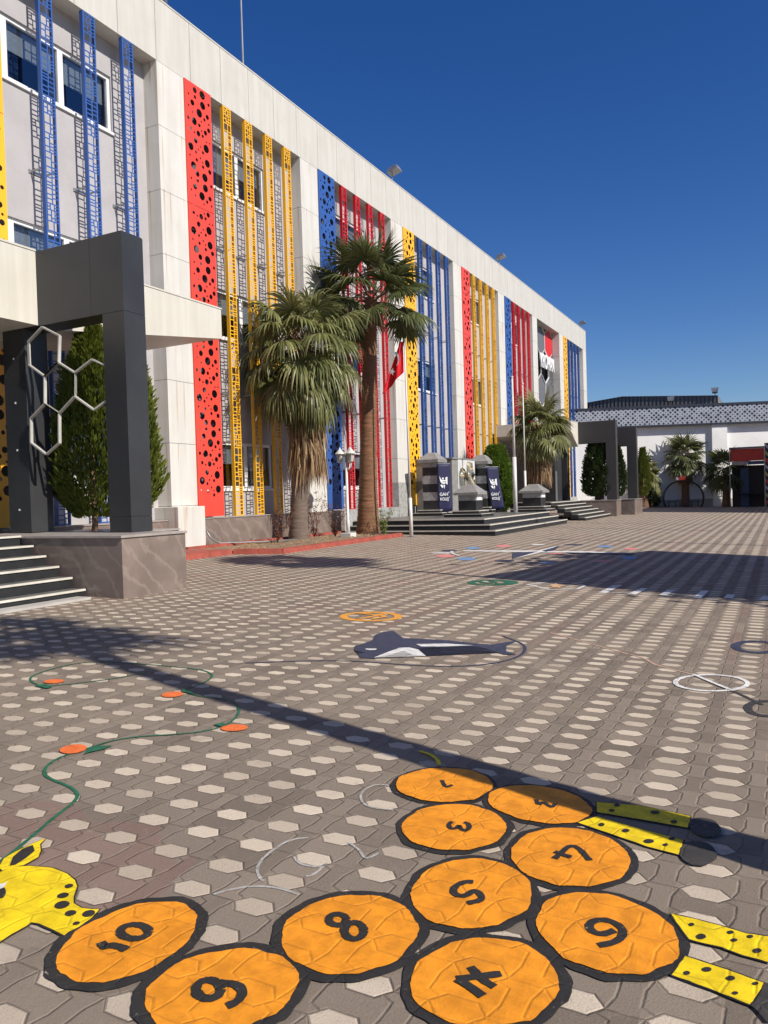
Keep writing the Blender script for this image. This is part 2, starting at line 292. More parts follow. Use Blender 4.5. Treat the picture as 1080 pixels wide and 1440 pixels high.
class MB:
    def __init__(s): s.v = []; s.f = []; s.m = []
    def add(s, vs, fs, mi=0):
        b = len(s.v); s.v += [tuple(q) for q in vs]; s.f += [tuple(b + i for i in f) for f in fs]; s.m += [mi] * len(fs); return s
    def box(s, x0, x1, y0, y1, z0, z1, mi=0):
        return s.add([(x0, y0, z0), (x1, y0, z0), (x1, y1, z0), (x0, y1, z0), (x0, y0, z1), (x1, y0, z1), (x1, y1, z1), (x0, y1, z1)],
                     [(0, 3, 2, 1), (4, 5, 6, 7), (0, 1, 5, 4), (1, 2, 6, 5), (2, 3, 7, 6), (3, 0, 4, 7)], mi)
    def bar(s, a, b, w, t=None, mi=0):       # rectangular bar from a to b
        a = Vector(a); b = Vector(b); d = (b - a).normalized(); t = t or w
        u = d.cross(Vector((0, 0, 1)));
        if u.length < 1e-3: u = Vector((1, 0, 0))
        u.normalize(); n = d.cross(u).normalized(); u *= w / 2; n *= t / 2
        return s.add([a - u - n, a + u - n, a + u + n, a - u + n, b - u - n, b + u - n, b + u + n, b - u + n],
                     [(0, 3, 2, 1), (4, 5, 6, 7), (0, 1, 5, 4), (1, 2, 6, 5), (2, 3, 7, 6), (3, 0, 4, 7)], mi)
    def tube(s, pts, rad, n=8, mi=0, caps=True):
        pts = [Vector(p) for p in pts]; rs = rad if isinstance(rad, (list, tuple)) else [rad] * len(pts); base = len(s.v); u = None
        for i, p in enumerate(pts):
            d = (pts[min(i + 1, len(pts) - 1)] - pts[max(i - 1, 0)]).normalized()
            if u is None: u = d.cross(Vector((0.13, 0.2, 1))) if abs(d.z) < 0.95 else d.cross(Vector((1, 0.1, 0)))
            u = (u - d * u.dot(d)).normalized(); w = d.cross(u)
            for k in range(n):
                a = 2 * math.pi * k / n; s.v.append(tuple(p + (u * math.cos(a) + w * math.sin(a)) * rs[i]))
        for i in range(len(pts) - 1):
            for k in range(n):
                s.f.append((base + i * n + k, base + i * n + (k + 1) % n, base + (i + 1) * n + (k + 1) % n, base + (i + 1) * n + k)); s.m.append(mi)
        if caps:
            s.f.append(tuple(base + k for k in reversed(range(n)))); s.m.append(mi)
            s.f.append(tuple(base + (len(pts) - 1) * n + k for k in range(n))); s.m.append(mi)
        return s
    def mesh(s, name, smooth=False):
        me = bpy.data.meshes.new(name); me.from_pydata(s.v, [], s.f); me.update()
        for p, i in zip(me.polygons, s.m): p.material_index = i; p.use_smooth = smooth
        return me
    def build(s, name, mats, parent=None, world=True, smooth=False, bevel=0.0):
        me = s.mesh(name, smooth)
        if bevel:
            bm = bmesh.new(); bm.from_mesh(me)
            bmesh.ops.bevel(bm, geom=list(bm.edges), offset=bevel, segments=1, affect='EDGES', clamp_overlap=True)
            bm.to_mesh(me); bm.free()
        for m_ in ([mats] if isinstance(mats, str) else mats): me.materials.append(MATS[m_])
        o = bpy.data.objects.new(name, me); COL.objects.link(o)
        if parent is not None:
            o.parent = parent
            if world:
                root = parent; off = Vector((0, 0, 0))
                while root is not None: off += root.location; root = root.parent
                o.location = -off
        return o
def tree_copy(o, parent=None):
    c = o.copy(); COL.objects.link(c); c.parent = parent
    for ch in list(o.children): tree_copy(ch, c)
    return c
def holes_mesh(name, outer, holes, thick):
    """flat plate with holes, in the local YZ plane, thickness along X (centred)"""
    cu = bpy.data.curves.new(name, 'CURVE'); cu.dimensions = '2D'; cu.fill_mode = 'BOTH'; cu.extrude = thick / 2
    for pl in [outer] + holes:
        sp = cu.splines.new('POLY'); sp.points.add(len(pl) - 1)
        for i, (a, b) in enumerate(pl): sp.points[i].co = (a, b, 0, 1)
        sp.use_cyclic_u = True
    ob = bpy.data.objects.new('tmp', cu); COL.objects.link(ob)
    dg = bpy.context.evaluated_depsgraph_get(); me = bpy.data.meshes.new_from_object(ob.evaluated_get(dg))
    bpy.data.objects.remove(ob); bpy.data.curves.remove(cu)
    me.transform(Matrix(((0, 0, 1, 0), (1, 0, 0, 0), (0, 1, 0, 0), (0, 0, 0, 1)))); me.name = name
    for p in me.polygons: p.use_smooth = False
    return me
def append_boxes(me, mb):
    bm = bmesh.new(); bm.from_mesh(me); t = mb.mesh('t'); bm.from_mesh(t); bm.to_mesh(me); bm.free(); bpy.data.meshes.remove(t); return me
CIRC=[('1',[(-1.234,3.42),(-1.226,3.387),(-1.223,3.354),(-1.225,3.321),(-1.232,3.288),(-1.245,3.257),(-1.261,3.228),(-1.282,3.201),(-1.307,3.177),(-1.334,3.157),(-1.364,3.141),(-1.396,3.129),(-1.429,3.121),(-1.463,3.119),(-1.496,3.121),(-1.528,3.128),(-1.559,3.14),(-1.587,3.157),(-1.613,3.178),(-1.634,3.203),(-1.652,3.231),(-1.664,3.262),(-1.671,3.296),(-1.672,3.331),(-1.668,3.366),(-1.657,3.401),(-1.641,3.434),(-1.62,3.465),(-1.593,3.492),(-1.563,3.515),(-1.53,3.533),(-1.494,3.546),(-1.457,3.553),(-1.419,3.554),(-1.383,3.549),(-1.349,3.539),(-1.318,3.523),(-1.29,3.503),(-1.266,3.478),(-1.248,3.45)],[[(-1.473,3.368),(-1.42,3.291),(-1.405,3.336)]],0.022),('2',[(-0.755,3.33),(-0.752,3.3),(-0.753,3.271),(-0.76,3.242),(-0.772,3.216),(-0.788,3.191),(-0.809,3.169),(-0.833,3.15),(-0.861,3.135),(-0.891,3.123),(-0.923,3.116),(-0.957,3.112),(-0.992,3.113),(-1.026,3.119),(-1.06,3.129),(-1.092,3.142),(-1.122,3.16),(-1.149,3.182),(-1.173,3.207),(-1.191,3.235),(-1.205,3.265),(-1.213,3.296),(-1.215,3.328),(-1.211,3.359),(-1.201,3.39),(-1.185,3.418),(-1.163,3.444),(-1.136,3.466),(-1.105,3.483),(-1.07,3.496),(-1.034,3.503),(-0.995,3.505),(-0.957,3.502),(-0.92,3.493),(-0.885,3.48),(-0.852,3.462),(-0.823,3.441),(-0.799,3.416),(-0.779,3.389),(-0.765,3.36)],[[(-1.004,3.339),(-0.974,3.28),(-0.967,3.33),(-0.938,3.297),(-0.915,3.283),(-0.913,3.33)]],0.022),('3',[(-1.033,3.013),(-1.025,2.979),(-1.022,2.945),(-1.024,2.911),(-1.03,2.877),(-1.041,2.846),(-1.056,2.816),(-1.075,2.789),(-1.098,2.765),(-1.123,2.745),(-1.15,2.729),(-1.18,2.718),(-1.21,2.711),(-1.242,2.709),(-1.273,2.712),(-1.303,2.719),(-1.332,2.732),(-1.36,2.749),(-1.384,2.771),(-1.405,2.797),(-1.423,2.826),(-1.435,2.858),(-1.443,2.893),(-1.446,2.929),(-1.442,2.965),(-1.434,3.001),(-1.42,3.036),(-1.4,3.067),(-1.376,3.096),(-1.348,3.119),(-1.316,3.138),(-1.282,3.15),(-1.247,3.157),(-1.212,3.157),(-1.177,3.151),(-1.144,3.14),(-1.114,3.122),(-1.088,3.1),(-1.065,3.074),(-1.047,3.045)],[[(-1.254,2.962),(-1.255,2.919),(-1.229,2.895),(-1.211,2.915),(-1.215,2.946),(-1.2,2.916),(-1.172,2.9),(-1.165,2.937),(-1.186,2.975),(-1.207,2.977)]],0.022),('4',[(-0.527,2.93),(-0.524,2.893),(-0.525,2.857),(-0.532,2.821),(-0.543,2.788),(-0.558,2.757),(-0.577,2.729),(-0.6,2.704),(-0.625,2.683),(-0.653,2.667),(-0.683,2.655),(-0.714,2.648),(-0.745,2.646),(-0.777,2.649),(-0.809,2.657),(-0.839,2.67),(-0.867,2.688),(-0.893,2.711),(-0.915,2.739),(-0.934,2.77),(-0.948,2.805),(-0.957,2.842),(-0.96,2.88),(-0.958,2.919),(-0.95,2.958),(-0.936,2.995),(-0.917,3.029),(-0.892,3.059),(-0.863,3.085),(-0.831,3.105),(-0.796,3.118),(-0.759,3.125),(-0.722,3.124),(-0.686,3.117),(-0.652,3.104),(-0.621,3.085),(-0.593,3.061),(-0.569,3.032),(-0.55,3.0),(-0.536,2.966)],[[(-0.663,2.87),(-0.73,2.962),(-0.762,2.953),(-0.772,2.893),(-0.785,2.827)],[(-0.799,2.883),(-0.762,2.869),(-0.73,2.866)]],0.026),('5',[(-0.79,2.557),(-0.782,2.521),(-0.779,2.484),(-0.78,2.448),(-0.787,2.413),(-0.797,2.38),(-0.812,2.349),(-0.83,2.321),(-0.851,2.297),(-0.874,2.276),(-0.9,2.26),(-0.928,2.248),(-0.957,2.242),(-0.987,2.239),(-1.016,2.242),(-1.046,2.251),(-1.074,2.264),(-1.1,2.282),(-1.124,2.305),(-1.145,2.332),(-1.163,2.363),(-1.176,2.397),(-1.185,2.434),(-1.188,2.472),(-1.186,2.511),(-1.179,2.55),(-1.166,2.587),(-1.147,2.621),(-1.124,2.651),(-1.097,2.677),(-1.066,2.697),(-1.033,2.71),(-0.999,2.717),(-0.964,2.717),(-0.93,2.709),(-0.898,2.696),(-0.868,2.677),(-0.842,2.652),(-0.82,2.623),(-0.803,2.591)],[[(-0.997,2.532),(-1.023,2.523),(-1.044,2.48),(-1.037,2.436),(-1.009,2.421),(-0.984,2.436),(-0.979,2.473),(-0.959,2.479),(-0.923,2.436),(-0.965,2.391)]],0.028),('6',[(-0.3,2.446),(-0.299,2.413),(-0.303,2.381),(-0.311,2.351),(-0.324,2.323),(-0.341,2.298),(-0.361,2.275),(-0.385,2.256),(-0.411,2.241),(-0.44,2.23),(-0.47,2.224),(-0.502,2.221),(-0.534,2.224),(-0.566,2.231),(-0.597,2.242),(-0.627,2.258),(-0.655,2.279),(-0.68,2.303),(-0.702,2.331),(-0.719,2.362),(-0.732,2.396),(-0.739,2.431),(-0.741,2.467),(-0.736,2.503),(-0.725,2.537),(-0.708,2.569),(-0.686,2.597),(-0.659,2.621),(-0.627,2.64),(-0.592,2.652),(-0.556,2.658),(-0.518,2.658),(-0.481,2.652),(-0.445,2.639),(-0.412,2.621),(-0.382,2.599),(-0.356,2.573),(-0.334,2.544),(-0.318,2.512),(-0.306,2.479)],[[(-0.521,2.34),(-0.476,2.381),(-0.462,2.434),(-0.479,2.476),(-0.524,2.496),(-0.564,2.472),(-0.572,2.431),(-0.551,2.404),(-0.52,2.405),(-0.492,2.444)]],0.03),('7',[(-0.582,2.117),(-0.577,2.085),(-0.576,2.053),(-0.58,2.021),(-0.588,1.99),(-0.6,1.961),(-0.616,1.933),(-0.636,1.908),(-0.658,1.886),(-0.682,1.867),(-0.708,1.852),(-0.736,1.84),(-0.765,1.833),(-0.794,1.83),(-0.823,1.831),(-0.851,1.837),(-0.878,1.848),(-0.903,1.863),(-0.925,1.882),(-0.944,1.905),(-0.96,1.931),(-0.971,1.961),(-0.977,1.993),(-0.978,2.027),(-0.974,2.062),(-0.965,2.096),(-0.95,2.13),(-0.93,2.161),(-0.905,2.189),(-0.877,2.212),(-0.845,2.231),(-0.812,2.244),(-0.778,2.251),(-0.743,2.252),(-0.71,2.247),(-0.68,2.236),(-0.652,2.22),(-0.628,2.199),(-0.608,2.174),(-0.593,2.147)],[[(-0.832,2.071),(-0.777,2.029),(-0.738,2.015)],[(-0.846,2.001),(-0.741,2.079)],[(-0.846,2.001),(-0.803,1.987),(-0.753,1.963)]],0.03),('8',[(-1.051,2.181),(-1.039,2.149),(-1.032,2.115),(-1.03,2.081),(-1.033,2.048),(-1.04,2.015),(-1.052,1.985),(-1.068,1.957),(-1.087,1.931),(-1.109,1.909),(-1.134,1.89),(-1.162,1.876),(-1.19,1.865),(-1.22,1.859),(-1.251,1.858),(-1.282,1.861),(-1.312,1.869),(-1.34,1.882),(-1.367,1.899),(-1.392,1.921),(-1.413,1.947),(-1.43,1.976),(-1.443,2.008),(-1.451,2.043),(-1.453,2.079),(-1.45,2.116),(-1.441,2.152),(-1.426,2.187),(-1.406,2.218),(-1.381,2.246),(-1.352,2.269),(-1.32,2.287),(-1.285,2.299),(-1.249,2.304),(-1.213,2.303),(-1.178,2.295),(-1.145,2.281),(-1.116,2.262),(-1.09,2.239),(-1.068,2.211)],[[(-1.28,2.127),(-1.276,2.112),(-1.278,2.098),(-1.287,2.088),(-1.3,2.084),(-1.315,2.086),(-1.328,2.095),(-1.336,2.109),(-1.338,2.124),(-1.332,2.137),(-1.32,2.144),(-1.306,2.145),(-1.291,2.139),(-1.28,2.127)],[(-1.198,2.096),(-1.191,2.075),(-1.192,2.057),(-1.201,2.044),(-1.215,2.04),(-1.232,2.045),(-1.248,2.059),(-1.26,2.078),(-1.263,2.099),(-1.259,2.116),(-1.246,2.125),(-1.229,2.124),(-1.212,2.113),(-1.198,2.096)]],0.03),('9',[(-1.25,1.801),(-1.236,1.775),(-1.227,1.747),(-1.222,1.717),(-1.223,1.688),(-1.227,1.658),(-1.237,1.629),(-1.25,1.601),(-1.266,1.576),(-1.286,1.552),(-1.309,1.532),(-1.334,1.514),(-1.36,1.5),(-1.388,1.49),(-1.417,1.483),(-1.446,1.481),(-1.475,1.483),(-1.503,1.489),(-1.529,1.499),(-1.554,1.514),(-1.575,1.532),(-1.593,1.554),(-1.608,1.579),(-1.618,1.608),(-1.623,1.638),(-1.623,1.67),(-1.617,1.702),(-1.606,1.735),(-1.59,1.765),(-1.569,1.794),(-1.543,1.82),(-1.514,1.841),(-1.483,1.858),(-1.449,1.869),(-1.415,1.875),(-1.381,1.875),(-1.349,1.87),(-1.319,1.859),(-1.292,1.844),(-1.269,1.824)],[[(-1.42,1.669),(-1.412,1.652),(-1.412,1.636),(-1.422,1.623),(-1.438,1.618),(-1.458,1.62),(-1.477,1.63),(-1.49,1.646),(-1.495,1.663),(-1.49,1.678),(-1.476,1.688),(-1.457,1.689),(-1.437,1.682),(-1.42,1.669)],[(-1.444,1.689),(-1.397,1.706),(-1.357,1.689),(-1.344,1.648),(-1.36,1.619)]],0.032),('10',[(-1.716,1.91),(-1.696,1.883),(-1.68,1.852),(-1.668,1.82),(-1.661,1.785),(-1.659,1.75),(-1.66,1.716),(-1.666,1.682),(-1.675,1.65),(-1.688,1.621),(-1.704,1.594),(-1.723,1.57),(-1.744,1.55),(-1.767,1.534),(-1.792,1.523),(-1.818,1.515),(-1.844,1.513),(-1.87,1.515),(-1.896,1.522),(-1.921,1.534),(-1.945,1.55),(-1.966,1.571),(-1.985,1.596),(-2.001,1.625),(-2.013,1.657),(-2.021,1.692),(-2.024,1.728),(-2.023,1.766),(-2.016,1.803),(-2.005,1.839),(-1.989,1.872),(-1.969,1.902),(-1.944,1.927),(-1.917,1.947),(-1.888,1.961),(-1.857,1.968),(-1.825,1.969),(-1.795,1.963),(-1.766,1.951),(-1.739,1.933)],[[(-1.811,1.793),(-1.802,1.776),(-1.805,1.759),(-1.818,1.745),(-1.839,1.738),(-1.863,1.738),(-1.885,1.745),(-1.9,1.76),(-1.904,1.777),(-1.896,1.793),(-1.878,1.805),(-1.853,1.809),(-1.829,1.804),(-1.811,1.793)],[(-1.903,1.683),(-1.869,1.667),(-1.869,1.684),(-1.831,1.692),(-1.8,1.689)]],0.032)]
